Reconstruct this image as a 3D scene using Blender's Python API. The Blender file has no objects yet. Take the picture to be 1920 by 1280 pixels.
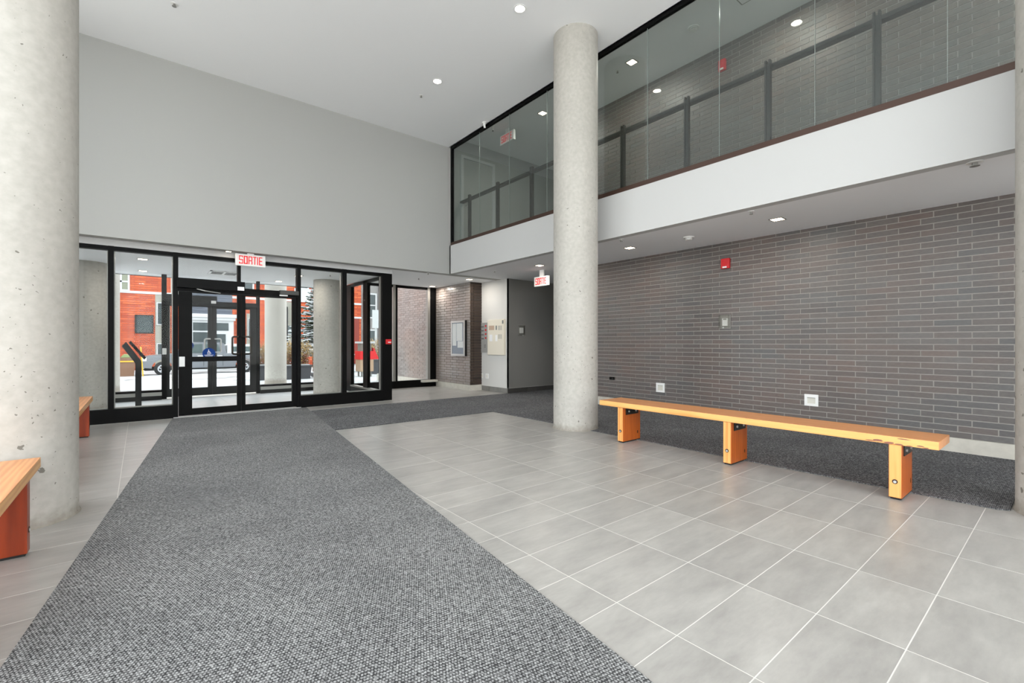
import bpy, bmesh, math, random
from mathutils import Vector, Matrix

sc = bpy.context.scene
R = random.Random(7)
PI = math.pi

# ------------------------------------------------------------------ camera, world, exposure
cam_d = bpy.data.cameras.new('camera')
cam = bpy.data.objects.new('camera', cam_d)
sc.collection.objects.link(cam)
cam.location = (0, 0, 1.174)
cam.rotation_euler = (PI / 2, 0, -0.680759)
cam_d.sensor_width = 36
cam_d.lens = 860.5 / 1920 * 36
cam_d.shift_y = 2.36 / 1920
cam_d.clip_end = 300
sc.camera = cam

sc.view_settings.view_transform = 'Standard'
sc.view_settings.look = 'None'
sc.view_settings.gamma = 1
sc.view_settings.use_curve_mapping = False
sc.view_settings.exposure = 0.45
sc.cycles.transparent_max_bounces = 24
sc.cycles.max_bounces = 8
sc.cycles.diffuse_bounces = 5
sc.cycles.sample_clamp_indirect = 8

w = bpy.data.worlds.new('world')
sc.world = w
w.use_nodes = True
bg = w.node_tree.nodes['Background']
bg.inputs[0].default_value = (0.93, 0.965, 1.0, 1)
bg.inputs[1].default_value = 2.7


def area_light(name, loc, rot, sx, sy, energy, color=(1, 1, 1)):
    l = bpy.data.lights.new(name, 'AREA')
    l.shape = 'RECTANGLE'; l.size = sx; l.size_y = sy
    l.energy = energy; l.color = color
    o = bpy.data.objects.new(name, l)
    sc.collection.objects.link(o)
    o.location = loc; o.rotation_euler = rot
    return o


# added area lights inside the assumed left and rear glazing, standing in for daylight
area_light('fill_left', (-1.74, 1.6, 2.75), (0, -PI / 2, 0), 5.0, 11.6, 85, (0.95, 0.98, 1.0))
area_light('fill_rear', (1.7, -4.2, 2.75), (PI / 2, 0, 0), 6.8, 5.0, 205, (0.97, 0.985, 1.0))

# ------------------------------------------------------------------ helpers
C = sc.collection


def lin(r, g=None, b=None):
    if g is None: g = b = r
    def f(c):
        c /= 255.0
        return c / 12.92 if c <= 0.04045 else ((c + 0.055) / 1.055) ** 2.4
    return (f(r), f(g), f(b), 1)


def newmat(name):
    m = bpy.data.materials.new(name); m.use_nodes = True
    nt = m.node_tree
    return m, nt, nt.nodes['Principled BSDF']


def mat(name, col, rough=0.6, metal=0.0, emit=0.0, noise=0.0, nscale=20.0, bump=0.0, bscale=60.0, spec=0.5):
    m, nt, p = newmat(name)
    p.inputs['Base Color'].default_value = col
    p.inputs['Roughness'].default_value = rough
    p.inputs['Metallic'].default_value = metal
    p.inputs['Specular IOR Level'].default_value = spec
    if emit:
        p.inputs['Emission Color'].default_value = col
        p.inputs['Emission Strength'].default_value = emit
    if noise or bump:
        tc = nt.nodes.new('ShaderNodeTexCoord')
    if noise:
        n = nt.nodes.new('ShaderNodeTexNoise'); n.inputs['Scale'].default_value = nscale
        n.inputs['Detail'].default_value = 6
        nt.links.new(tc.outputs['Object'], n.inputs['Vector'])
        mx = nt.nodes.new('ShaderNodeMix'); mx.data_type = 'RGBA'
        nt.links.new(n.outputs['Fac'], mx.inputs['Factor'])
        mx.inputs['A'].default_value = tuple(c * (1 - noise) for c in col[:3]) + (1,)
        mx.inputs['B'].default_value = tuple(min(1, c * (1 + noise)) for c in col[:3]) + (1,)
        nt.links.new(mx.outputs['Result'], p.inputs['Base Color'])
    if bump:
        n2 = nt.nodes.new('ShaderNodeTexNoise'); n2.inputs['Scale'].default_value = bscale
        n2.inputs['Detail'].default_value = 5
        nt.links.new(tc.outputs['Object'], n2.inputs['Vector'])
        b = nt.nodes.new('ShaderNodeBump'); b.inputs['Strength'].default_value = bump
        b.inputs['Distance'].default_value = 0.01
        nt.links.new(n2.outputs['Fac'], b.inputs['Height'])
        nt.links.new(b.outputs['Normal'], p.inputs['Normal'])
    return m


def math_node(nt, op, a, b=None, c=None):
    n = nt.nodes.new('ShaderNodeMath'); n.operation = op
    for i, v in enumerate((a, b, c)):
        if v is None: continue
        if isinstance(v, (int, float)): n.inputs[i].default_value = v
        else: nt.links.new(v, n.inputs[i])
    return n.outputs[0]


def ramp(nt, fac, stops):
    n = nt.nodes.new('ShaderNodeValToRGB')
    el = n.color_ramp.elements
    while len(el) > 1: el.remove(el[0])
    el[0].position = stops[0][0]; el[0].color = stops[0][1]
    for p, c in stops[1:]:
        e = el.new(p); e.color = c
    nt.links.new(fac, n.inputs['Fac'])
    return n.outputs['Color']


def mixc(nt, fac, a, b, mode='MIX'):
    n = nt.nodes.new('ShaderNodeMix'); n.data_type = 'RGBA'; n.blend_type = mode
    for k, v in (('Factor', fac), ('A', a), ('B', b)):
        if isinstance(v, (int, float, tuple)): n.inputs[k].default_value = v
        else: nt.links.new(v, n.inputs[k])
    return n.outputs['Result']


def noise(nt, vec, scale, detail=4, rough=0.5):
    n = nt.nodes.new('ShaderNodeTexNoise'); n.inputs['Scale'].default_value = scale
    n.inputs['Detail'].default_value = detail; n.inputs['Roughness'].default_value = rough
    nt.links.new(vec, n.inputs['Vector'])
    return n.outputs['Fac']


def mapped(nt, scale=(1, 1, 1), rot=(0, 0, 0), loc=None):
    g = nt.nodes.new('ShaderNodeNewGeometry')
    mp = nt.nodes.new('ShaderNodeMapping')
    mp.inputs['Scale'].default_value = scale; mp.inputs['Rotation'].default_value = rot
    if loc: mp.inputs['Location'].default_value = loc
    nt.links.new(g.outputs['Position'], mp.inputs['Vector'])
    return mp.outputs['Vector']


def set_bump(nt, p, h, strength, dist=0.005):
    b = nt.nodes.new('ShaderNodeBump'); b.inputs['Strength'].default_value = strength
    b.inputs['Distance'].default_value = dist
    nt.links.new(h, b.inputs['Height']); nt.links.new(b.outputs['Normal'], p.inputs['Normal'])


# ---- materials
def concrete_mat():
    m, nt, p = newmat('concrete')
    v = mapped(nt)
    big = noise(nt, mapped(nt, (1, 1, .6)), 2.2, 6)
    fine = noise(nt, mapped(nt, (1, 1, 1)), 22, 5)
    base = mixc(nt, big, lin(160, 156, 148), lin(194, 190, 182))
    base = mixc(nt, 0.3, base, ramp(nt, fine, [(0.3, lin(156, 153, 146)), (0.7, lin(198, 195, 189))]))
    # pits, denser towards the foot of the columns
    vo = nt.nodes.new('ShaderNodeTexVoronoi'); vo.inputs['Scale'].default_value = 11
    wob = nt.nodes.new('ShaderNodeTexNoise'); wob.inputs['Scale'].default_value = 30
    nt.links.new(v, wob.inputs['Vector'])
    va = nt.nodes.new('ShaderNodeVectorMath'); va.operation = 'MULTIPLY_ADD'
    va.inputs[1].default_value = (.05, .05, .05)
    nt.links.new(wob.outputs['Color'], va.inputs[0]); nt.links.new(v, va.inputs[2])
    nt.links.new(va.outputs[0], vo.inputs['Vector'])
    sep = nt.nodes.new('ShaderNodeSeparateXYZ'); nt.links.new(v, sep.inputs[0])
    rnd = nt.nodes.new('ShaderNodeSeparateColor'); nt.links.new(vo.outputs['Color'], rnd.inputs[0])
    # radius threshold from the cell's random value, larger below 2.6 m
    zf = nt.nodes.new('ShaderNodeMapRange'); zf.inputs[1].default_value = 3.6; zf.inputs[2].default_value = 0.4
    zf.inputs[3].default_value = 0.5; zf.inputs[4].default_value = 1.0
    nt.links.new(sep.outputs['Z'], zf.inputs[0])
    rr = math_node(nt, 'POWER', rnd.outputs[0], 3.2)
    th = math_node(nt, 'MULTIPLY', math_node(nt, 'MULTIPLY', rr, 0.2), zf.outputs[0])
    pit = math_node(nt, 'LESS_THAN', vo.outputs['Distance'], th)
    vo2 = nt.nodes.new('ShaderNodeTexVoronoi'); vo2.inputs['Scale'].default_value = 42
    nt.links.new(va.outputs[0], vo2.inputs['Vector'])
    rnd2 = nt.nodes.new('ShaderNodeSeparateColor'); nt.links.new(vo2.outputs['Color'], rnd2.inputs[0])
    th2 = math_node(nt, 'MULTIPLY', math_node(nt, 'MULTIPLY', math_node(nt, 'POWER', rnd2.outputs[0], 6), 0.28), zf.outputs[0])
    pit2 = math_node(nt, 'LESS_THAN', vo2.outputs['Distance'], th2)
    pits = math_node(nt, 'MAXIMUM', pit, pit2)
    col = mixc(nt, math_node(nt, 'MULTIPLY', pits, 0.8), base, lin(92, 88, 78))
    ft = nt.nodes.new('ShaderNodeMapRange'); ft.inputs[1].default_value = 0.10; ft.inputs[2].default_value = 0.0
    nt.links.new(math_node(nt, 'ADD', sep.outputs['Z'], math_node(nt, 'MULTIPLY', math_node(nt, 'SUBTRACT', fine, .5), .1)), ft.inputs[0])
    col = mixc(nt, math_node(nt, 'MULTIPLY', ft.outputs[0], .55), col, lin(118, 108, 92))
    nt.links.new(col, p.inputs['Base Color'])
    p.inputs['Roughness'].default_value = 0.62
    h = math_node(nt, 'SUBTRACT', math_node(nt, 'MULTIPLY', fine, 0.05), pits)
    set_bump(nt, p, h, 0.5, 0.006)
    return m


def tile_mat(name='floor_tile', c0=(146, 143, 139), c1=(176, 173, 168)):
    m, nt, p = newmat(name)
    oi = nt.nodes.new('ShaderNodeObjectInfo')
    g = nt.nodes.new('ShaderNodeNewGeometry')
    rnd = math_node(nt, 'FRACT', math_node(nt, 'ADD', oi.outputs['Random'], g.outputs['Random Per Island']))
    v = mapped(nt, (1.1, 3.5, 1))
    sh = nt.nodes.new('ShaderNodeVectorMath'); sh.operation = 'ADD'
    cb = nt.nodes.new('ShaderNodeCombineXYZ')
    nt.links.new(math_node(nt, 'MULTIPLY', rnd, 40), cb.inputs[2])
    nt.links.new(v, sh.inputs[0]); nt.links.new(cb.outputs[0], sh.inputs[1])
    n1 = noise(nt, sh.outputs[0], 2.6, 8, 0.62)
    n2 = noise(nt, sh.outputs[0], 14, 6, 0.6)
    f = math_node(nt, 'ADD', math_node(nt, 'MULTIPLY', n1, 0.75), math_node(nt, 'MULTIPLY', n2, 0.25))
    col = ramp(nt, f, [(0.30, lin(*c0)), (0.5, lin(*[(a + b) / 2 for a, b in zip(c0, c1)])), (0.72, lin(*c1))])
    br = math_node(nt, 'ADD', math_node(nt, 'MULTIPLY', rnd, 0.10), 0.93)
    vm = nt.nodes.new('ShaderNodeVectorMath'); vm.operation = 'SCALE'
    nt.links.new(col, vm.inputs[0]); nt.links.new(br, vm.inputs['Scale'])
    nt.links.new(vm.outputs[0], p.inputs['Base Color'])
    nt.links.new(math_node(nt, 'ADD', math_node(nt, 'MULTIPLY', n2, 0.16), 0.25), p.inputs['Roughness'])
    set_bump(nt, p, n2, 0.06, 0.004)
    return m


def brick_mat(name, cols, rough=0.5):
    m, nt, p = newmat(name)
    oi = nt.nodes.new('ShaderNodeObjectInfo')
    g = nt.nodes.new('ShaderNodeNewGeometry')
    rnd = math_node(nt, 'FRACT', math_node(nt, 'ADD', oi.outputs['Random'], g.outputs['Random Per Island']))
    n = len(cols)
    col = ramp(nt, rnd, [(i / (n - 1), lin(*c)) for i, c in enumerate(cols)])
    v = mapped(nt, (1, 1, 3))
    nz = noise(nt, v, 24, 6, 0.6)
    big = noise(nt, mapped(nt), 0.9, 2)
    col = mixc(nt, 0.5, col, ramp(nt, nz, [(0.25, (0.55, 0.55, 0.55, 1)), (0.75, (1.35, 1.33, 1.3, 1))]), 'MULTIPLY')
    warm = ramp(nt, big, [(0.4, (1, 1, 1, 1)), (0.65, (1.12, 0.98, 0.92, 1))])
    col = mixc(nt, 1.0, col, warm, 'MULTIPLY')
    nt.links.new(col, p.inputs['Base Color'])
    p.inputs['Roughness'].default_value = rough
    set_bump(nt, p, nz, 0.04, 0.001)
    return m


def carpet_mat(name, dark, light, rot=0.0, pitch=0.0115, wv=0.5, bs=0.35):
    m, nt, p = newmat(name)
    v = mapped(nt, (1 / pitch, 1 / pitch * 0.8, 1), (0, 0, rot))
    sep = nt.nodes.new('ShaderNodeSeparateXYZ'); nt.links.new(v, sep.inputs[0])
    # staggered loops
    row = math_node(nt, 'FLOOR', sep.outputs['Y'])
    off = math_node(nt, 'MULTIPLY', math_node(nt, 'MODULO', row, 2), 0.5)
    fx = math_node(nt, 'FRACT', math_node(nt, 'ADD', sep.outputs['X'], off))
    fy = math_node(nt, 'FRACT', sep.outputs['Y'])
    sx = math_node(nt, 'SINE', math_node(nt, 'MULTIPLY', fx, PI))
    sy = math_node(nt, 'SINE', math_node(nt, 'MULTIPLY', fy, PI))
    loop = math_node(nt, 'ABSOLUTE', math_node(nt, 'MULTIPLY', sx, sy))
    v2 = mapped(nt, (1, 1, 1), (0, 0, rot))
    fib = noise(nt, v2, 260, 2, 0.7)
    spk = noise(nt, v2, 75, 3, 0.75)
    f = math_node(nt, 'ADD', math_node(nt, 'MULTIPLY', loop, wv),
                  math_node(nt, 'ADD', math_node(nt, 'MULTIPLY', math_node(nt, 'SUBTRACT', fib, 0.5), 1.2),
                            math_node(nt, 'MULTIPLY', math_node(nt, 'SUBTRACT', spk, 0.5), 1.5)))
    col = ramp(nt, f, [(0.0, lin(*dark)), (0.75, lin(*light))])
    patch = noise(nt, v2, 1.3, 3)
    col = mixc(nt, 1.0, col, ramp(nt, patch, [(0.35, (0.86, 0.86, 0.87, 1)), (0.65, (1.08, 1.08, 1.08, 1))]), 'MULTIPLY')
    nt.links.new(col, p.inputs['Base Color'])
    p.inputs['Roughness'].default_value = 0.95
    p.inputs['Specular IOR Level'].default_value = 0.15
    set_bump(nt, p, math_node(nt, 'ADD', math_node(nt, 'MULTIPLY', loop, wv), fib), bs, 0.002)
    return m


def wood_mat(name, c0, c1, axis='Y', rough=0.33):
    m, nt, p = newmat(name)
    s = {'Y': (9, 0.9, 9), 'Z': (9, 9, 0.9), 'X': (0.9, 9, 9)}[axis]
    v = mapped(nt, s)
    a = noise(nt, v, 1.6, 5, 0.55)
    wv = nt.nodes.new('ShaderNodeTexWave'); wv.wave_type = 'RINGS'
    wv.rings_direction = axis
    wv.inputs['Scale'].default_value = 1.5; wv.inputs['Distortion'].default_value = 5
    wv.inputs['Detail'].default_value = 3
    nt.links.new(v, wv.inputs['Vector'])
    f = math_node(nt, 'ADD', math_node(nt, 'MULTIPLY', a, 0.6), math_node(nt, 'MULTIPLY', wv.outputs['Fac'], 0.4))
    col = ramp(nt, f, [(0.25, lin(*c0)), (0.75, lin(*c1))])
    nt.links.new(col, p.inputs['Base Color'])
    p.inputs['Roughness'].default_value = rough
    set_bump(nt, p, f, 0.08, 0.003)
    return m


def glass_mat(name, tint, refl=1.0, rough=0.0):
    m, nt, p = newmat(name)
    nt.nodes.remove(p)
    out = nt.nodes['Material Output']
    tr = nt.nodes.new('ShaderNodeBsdfTransparent'); tr.inputs[0].default_value = tint
    gl = nt.nodes.new('ShaderNodeBsdfGlossy'); gl.inputs['Roughness'].default_value = rough
    g = nt.nodes.new('ShaderNodeNewGeometry')
    dp = nt.nodes.new('ShaderNodeVectorMath'); dp.operation = 'DOT_PRODUCT'
    nt.links.new(g.outputs['Normal'], dp.inputs[0]); nt.links.new(g.outputs['Incoming'], dp.inputs[1])
    c5 = math_node(nt, 'POWER', math_node(nt, 'SUBTRACT', 1.0, math_node(nt, 'ABSOLUTE', dp.outputs['Value'])), 5)
    fres = math_node(nt, 'ADD', math_node(nt, 'MULTIPLY', c5, 0.96), 0.04)
    mx = nt.nodes.new('ShaderNodeMixShader')
    nt.links.new(math_node(nt, 'MINIMUM', math_node(nt, 'MULTIPLY', fres, refl), 1.0), mx.inputs[0])
    nt.links.new(tr.outputs[0], mx.inputs[1]); nt.links.new(gl.outputs[0], mx.inputs[2])
    nt.links.new(mx.outputs[0], out.inputs[0])
    return m


M = {}
M['concrete'] = concrete_mat()
M['tile'] = tile_mat()
M['grout'] = mat('grout', lin(212, 209, 203), 0.9)
M['brick'] = brick_mat('grey_brick', [(92, 89, 88), (104, 100, 98), (97, 93, 91), (106, 98, 95), (94, 93, 93), (106, 104, 103)], 0.5)
M['brick_sheen'] = brick_mat('grey_brick_sheen', [(138, 132, 129), (156, 150, 147), (147, 141, 138)], 0.3)  # paler than the main wall brick: window sheen on the pier put into the colour
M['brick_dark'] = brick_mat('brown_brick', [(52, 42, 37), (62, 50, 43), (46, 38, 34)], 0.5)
M['mortar'] = mat('mortar', lin(168, 163, 157), 0.95, noise=0.12, nscale=40)
M['mortar_tan'] = mat('mortar_tan', lin(118, 102, 86), 0.95)
M['wall_white'] = mat('white_paint', lin(196, 196, 195), 0.85, spec=0.3)
M['wall_grey'] = mat('grey_paint', lin(172, 172, 169), 0.85, spec=0.3)
M['wall_side'] = mat('grey_paint_lit', lin(212, 211, 208), 0.85, spec=0.3)  # grey paint lightened to make up for light missing on the side wall
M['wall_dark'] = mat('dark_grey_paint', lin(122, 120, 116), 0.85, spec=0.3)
M['ceiling'] = mat('ceiling_paint', lin(243, 244, 246), 0.9, spec=0.2)
M['black'] = mat('black_aluminium', lin(6, 6, 6), 0.5, 0.0, spec=0.12)
M['darkgrey_metal'] = mat('charcoal_aluminium', lin(30, 30, 30), 0.5, 0.0, spec=0.2)
M['bronze'] = mat('bronze_frame', lin(74, 54, 46), 0.3, 0.35)
M['rail'] = mat('rail_metal', lin(58, 57, 54), 0.4, 0.3)
M['silver'] = mat('brushed_steel', lin(196, 196, 194), 0.4, 0.45)
M['bead'] = mat('glazing_bead', lin(150, 148, 143), 0.4, 0.5)
M['glass'] = glass_mat('clear_glass', (0.97, 0.98, 0.975, 1), 0.12)
M['glass_g'] = glass_mat('gallery_glass', (0.80, 0.845, 0.835, 1), 2.0)
M['base_conc'] = mat('kerb_concrete', lin(196, 192, 182), 0.8, noise=0.2, nscale=9, bump=0.3, bscale=40)
M['base_tan'] = mat('kerb_concrete_tan', lin(176, 160, 135), 0.8, noise=0.15, nscale=9)
M['plastic_white'] = mat('white_plastic', lin(240, 240, 238), 0.35)
M['plastic_beige'] = mat('beige_panel', lin(226, 219, 203), 0.45)
M['plastic_clear'] = glass_mat('clear_plastic', (0.93, 0.93, 0.92, 1), 1.5, 0.1)
M['red'] = mat('red_plastic', lin(214, 34, 40), 0.35)
M['sign_white'] = mat('sign_face', lin(222, 216, 212), 0.5, emit=0.15)
M['sign_red'] = mat('sign_letters_red', lin(206, 10, 24), 0.5, emit=0.4)
M['warm_lamp'] = mat('lamp_glow', (1.0, 0.80, 0.58, 1), 0.5, emit=9)
M['lamp'] = mat('lamp_white_glow', (1.0, 0.93, 0.84, 1), 0.5, emit=14)
M['rubber'] = mat('rubber', lin(30, 30, 30), 0.8)
M['wood_top'] = wood_mat('varnished_pine_top', (196, 128, 76), (226, 158, 100), 'Y')
M['wood_edge'] = wood_mat('pine_edge', (226, 158, 88), (246, 190, 116), 'Y')
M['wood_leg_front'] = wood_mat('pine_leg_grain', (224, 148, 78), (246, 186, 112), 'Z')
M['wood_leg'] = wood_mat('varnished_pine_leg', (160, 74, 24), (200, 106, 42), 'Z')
M['wood_leg_red'] = wood_mat('red_varnished_leg', (120, 42, 14), (160, 62, 24), 'Z')
M['knot'] = mat('wood_knot', lin(60, 34, 22), 0.5)
M['bare_wood'] = mat('chipped_varnish', lin(150, 100, 84), 0.8, noise=0.2, nscale=60)
M['paper'] = mat('paper', lin(236, 236, 238), 0.8)
M['blue'] = mat('blue_sticker', lin(4, 52, 120), 0.6, spec=.2)
M['black_plate'] = mat('black_steel_plate', lin(34, 33, 32), 0.35, 0.3)
M['carpet'] = carpet_mat('woven_carpet', (52, 52, 53), (192, 192, 191), 0.12)
M['mat'] = carpet_mat('ribbed_mat', (58, 58, 60), (202, 203, 204), 0.0, 0.008, 0.22, 0.25)
M['carpet_edge'] = mat('carpet_edge', lin(40, 40, 42), 0.9)


class B:
    """collects boxes and tubes in world coordinates into one mesh"""
    def __init__(s): s.bm = bmesh.new(); s.mi = 0
    def _tag(s, fs, mi):
        for f in fs: f.material_index = mi
    def box(s, x0, x1, y0, y1, z0, z1, mi=0):
        v = [s.bm.verts.new(p) for p in ((x0, y0, z0), (x1, y0, z0), (x1, y1, z0), (x0, y1, z0),
                                         (x0, y0, z1), (x1, y0, z1), (x1, y1, z1), (x0, y1, z1))]
        fs = [s.bm.faces.new([v[i] for i in q]) for q in
              ((3, 2, 1, 0), (4, 5, 6, 7), (0, 1, 5, 4), (1, 2, 6, 5), (2, 3, 7, 6), (3, 0, 4, 7))]
        s._tag(fs, mi)
        return s
    def prism(s, pts, a0, a1, axis='Z', mi=0):
        """polygon pts extruded from a0 to a1 along axis"""
        def P(p, a):
            return {'Z': (p[0], p[1], a), 'Y': (p[0], a, p[1]), 'X': (a, p[0], p[1])}[axis]
        lo = [s.bm.verts.new(P(p, a0)) for p in pts]; hi = [s.bm.verts.new(P(p, a1)) for p in pts]
        n = len(pts); fs = [s.bm.faces.new(list(reversed(lo))), s.bm.faces.new(hi)]
        for i in range(n):
            fs.append(s.bm.faces.new([lo[i], lo[(i + 1) % n], hi[(i + 1) % n], hi[i]]))
        s._tag(fs, mi)
        return s
    def disc(s, c, r, a0, a1, axis='Z', n=20, mi=0, ry=None):
        ry = ry or r
        pts = [(c[0] + r * math.cos(2 * PI * i / n), c[1] + ry * math.sin(2 * PI * i / n)) for i in range(n)]
        return s.prism(pts, a0, a1, axis, mi)
    def ring(s, c, r0, r1, a0, a1, axis='Z', n=28, mi=0):
        def P(r, i, a):
            x = c[0] + r * math.cos(2 * PI * i / n); y = c[1] + r * math.sin(2 * PI * i / n)
            return {'Z': (x, y, a), 'Y': (x, a, y), 'X': (a, x, y)}[axis]
        V = [[s.bm.verts.new(P(r, i, a)) for i in range(n)] for r, a in ((r0, a0), (r1, a0), (r1, a1), (r0, a1))]
        fs = []
        for i in range(n):
            j = (i + 1) % n
            for k in range(4):
                l = (k + 1) % 4
                fs.append(s.bm.faces.new([V[k][i], V[k][j], V[l][j], V[l][i]]))
        s._tag(fs, mi)
        return s
    def tube(s, pts, r, n=10, mi=0, r_end=None):
        pts = [Vector(p) for p in pts]; rings = []
        for i, p in enumerate(pts):
            d = (pts[min(i + 1, len(pts) - 1)] - pts[max(i - 1, 0)]).normalized()
            u = d.orthogonal().normalized() if i == 0 else (rings_u - d * rings_u.dot(d)).normalized()
            rings_u = u
            v = d.cross(u)
            rr = r if r_end is None else r + (r_end - r) * i / (len(pts) - 1)
            rings.append([s.bm.verts.new(p + (u * math.cos(2 * PI * k / n) + v * math.sin(2 * PI * k / n)) * rr) for k in range(n)])
        fs = []
        for a, b in zip(rings, rings[1:]):
            for k in range(n):
                fs.append(s.bm.faces.new([a[k], a[(k + 1) % n], b[(k + 1) % n], b[k]]))
        fs.append(s.bm.faces.new(list(reversed(rings[0])))); fs.append(s.bm.faces.new(rings[-1]))
        s._tag(fs, mi)
        return s
    def build(s, name, mats, parent=None, bevel=0.0, smooth=False):
        bmesh.ops.recalc_face_normals(s.bm, faces=s.bm.faces)
        if bevel:
            bmesh.ops.bevel(s.bm, geom=list(s.bm.edges), offset=bevel, segments=2, affect='EDGES', profile=0.6)
        me = bpy.data.meshes.new(name)
        off = wloc(parent) if parent else Vector((0, 0, 0))
        bmesh.ops.translate(s.bm, verts=s.bm.verts, vec=-off)
        s.bm.to_mesh(me); s.bm.free()
        if not isinstance(mats, (list, tuple)): mats = [mats]
        for m in mats: me.materials.append(M[m] if isinstance(m, str) else m)
        if smooth:
            me.polygons.foreach_set('use_smooth', [True] * len(me.polygons))
            me.set_sharp_from_angle(angle=math.radians(35))
        o = bpy.data.objects.new(name, me)
        C.objects.link(o)
        if parent: o.parent = parent
        return o


def wloc(o):
    v = Vector((0, 0, 0))
    while o: v = v + o.location; o = o.parent
    return v


def tag(o, label, cat, group=None, kind=None):
    o['label'] = label; o['category'] = cat
    if group: o['group'] = group
    if kind: o['kind'] = kind
    return o


def thing(name, label, cat, loc, group=None):
    o = bpy.data.objects.new(name, None); C.objects.link(o)
    o.location = loc; o.empty_display_size = 0.1
    return tag(o, label, cat, group)


def struct(o, label=None):
    o['kind'] = 'structure'
    if label: o['label'] = label
    return o


def copy_tree(o, parent=None):
    c = o.copy(); C.objects.link(c)
    if parent: c.parent = parent
    for ch in list(o.children): copy_tree(ch, c)
    return c


# ------------------------------------------------------------------ key dimensions
ZC = 5.41      # lobby ceiling
ZS = 2.665     # low soffit
ZU = 5.63      # gallery ceiling
XF = 5.22      # fascia plane
XW = 6.785     # brick wall plane
YW = 8.60      # painted wall above the entry
YI = 8.87      # inner storefront
YO = 12.0      # outer storefront
XL, YB = -1.85, -4.3

# ------------------------------------------------------------------ floor with individual tiles
floor = struct(B().box(XL, 12, YB, 13.0, -0.3, -0.0008).build('floor', 'grout'), 'grey porcelain tile floor with pale grout')
TX, TY, G = 0.603, 0.2996, 0.0046
X0, Y0 = 1.674, 1.6139


def poly_contains(poly, x, y):
    c = False
    for i in range(len(poly)):
        x1, y1 = poly[i]; x2, y2 = poly[i - 1]
        if (y1 > y) != (y2 > y) and x < (x2 - x1) * (y - y1) / (y2 - y1) + x1: c = not c
    return c


def rl(Y): return -0.39 + 0.1220 * (Y - 2.427)
def rr(Y): return 1.368 + 0.1224 * (Y - 0.931)
RUN = [(rl(-3.4), -3.4), (rr(-3.4), -3.4), (rr(8.78), 8.78), (rl(8.78), 8.78)]
MATP = [(rr(6.27), 6.27), (4.655, 6.27), (4.68, 0.36), (4.72, 0.30), (6.76, 0.30), (6.76, 6.30), (9.5, 6.30), (9.5, 8.31), (6.60, 8.31), (rr(8.31), 8.31)]
sfw, cfw = math.sin(0.680759), math.cos(0.680759)
cells = []
i0, i1 = int((XL - X0) / TX) - 1, int((7.3 - X0) / TX) + 1
j0, j1 = int((YB - Y0) / TY) - 1, int((11.2 - Y0) / TY) + 1
for i in range(i0, i1):
    for j in range(j0, j1):
        xa, ya = X0 + i * TX + G / 2, Y0 + j * TY + G / 2
        xb, yb = xa + TX - G, ya + TY - G
        xa2, xb2, ya2, yb2 = max(xa, XL), min(xb, 6.77), max(ya, YB), min(yb, 11.0)
        if xb2 - xa2 < 0.02 or yb2 - ya2 < 0.02: continue
        if ya2 > 8.8 and xb2 < 4.0: continue
        if yb2 > 8.85 and xa2 < 4.0: xa2 = 4.02 if xb2 > 4.06 else xa2
        pts = [(xa2 + (xb2 - xa2) * a, ya2 + (yb2 - ya2) * b) for a in (0.02, .5, .98) for b in (0.02, .5, .98)]
        cov = sum(poly_contains(RUN, *q) or poly_contains(MATP, *q) for q in pts)
        if cov == 9: continue
        cx, cy = (xa2 + xb2) / 2, (ya2 + yb2) / 2
        d = cx * sfw + cy * cfw; r = cx * cfw - cy * sfw
        vis = d > 0.6 and abs(r / d) < 1.2 and (1.174 / d) < 0.86
        area = (xb2 - xa2) * (yb2 - ya2) / max(d, .3) ** 3 * (1 - cov / 9)
        cells.append((vis, area, (xa2, xb2, ya2, yb2)))
cells.sort(key=lambda c: (-c[0], -c[1]))
tile_cache = {}
rest = B(); nrest = 0; nt_ = 0
for vis, area, (xa, xb, ya, yb) in cells:
    if vis and nt_ < 300:
        nt_ += 1
        key = (round(xb - xa, 3), round(yb - ya, 3))
        if key not in tile_cache:
            o = B().box(-key[0] / 2, key[0] / 2, -key[1] / 2, key[1] / 2, -0.008, 0).build('tile', 'tile', None)
            tile_cache[key] = o.data; first = True
        else:
            o = bpy.data.objects.new('tile', tile_cache[key]); C.objects.link(o)
        o.location = ((xa + xb) / 2, (ya + yb) / 2, R.uniform(-0.0003, 0.0003))
        o.parent = floor
    else:
        rest.box(xa, xb, ya, yb, -0.008, 0); nrest += 1
o = rest.build('tile_field', 'tile', floor); o['kind'] = 'stuff'

# vestibule floor slabs
vf = struct(B().box(-2.6, 3.95, YI + 0.12, YO - .1, -0.2, -0.003).build('floor_vestibule', 'grout'))
M['slab'] = mat('vestibule_slab', lin(222, 225, 228), 0.3, noise=0.06, nscale=3)
for i in range(5):
    for j in range(3):
        xa = -2.6 + i * 1.31; ya = YI + 0.13 + j * 0.99
        B().box(xa + .003, min(xa + 1.305, 3.94), ya + .003, ya + .985, -0.01, 0).build('slab', 'slab', vf)

# ------------------------------------------------------------------ shell
ceil = struct(B().box(XL, XF, YB, YW + .2, ZC, ZC + .25).build('ceiling', 'ceiling'))
struct(B().box(XF - .0, 12.0, YB, YW + .2, ZU, ZU + .2).build('ceiling_gallery', 'ceiling'))
struct(B().box(XF - .02, XF + .12, YB, YW - .0, ZC + .0, ZU + .02).build('trim_gallery_head', 'ceiling'))
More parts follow.
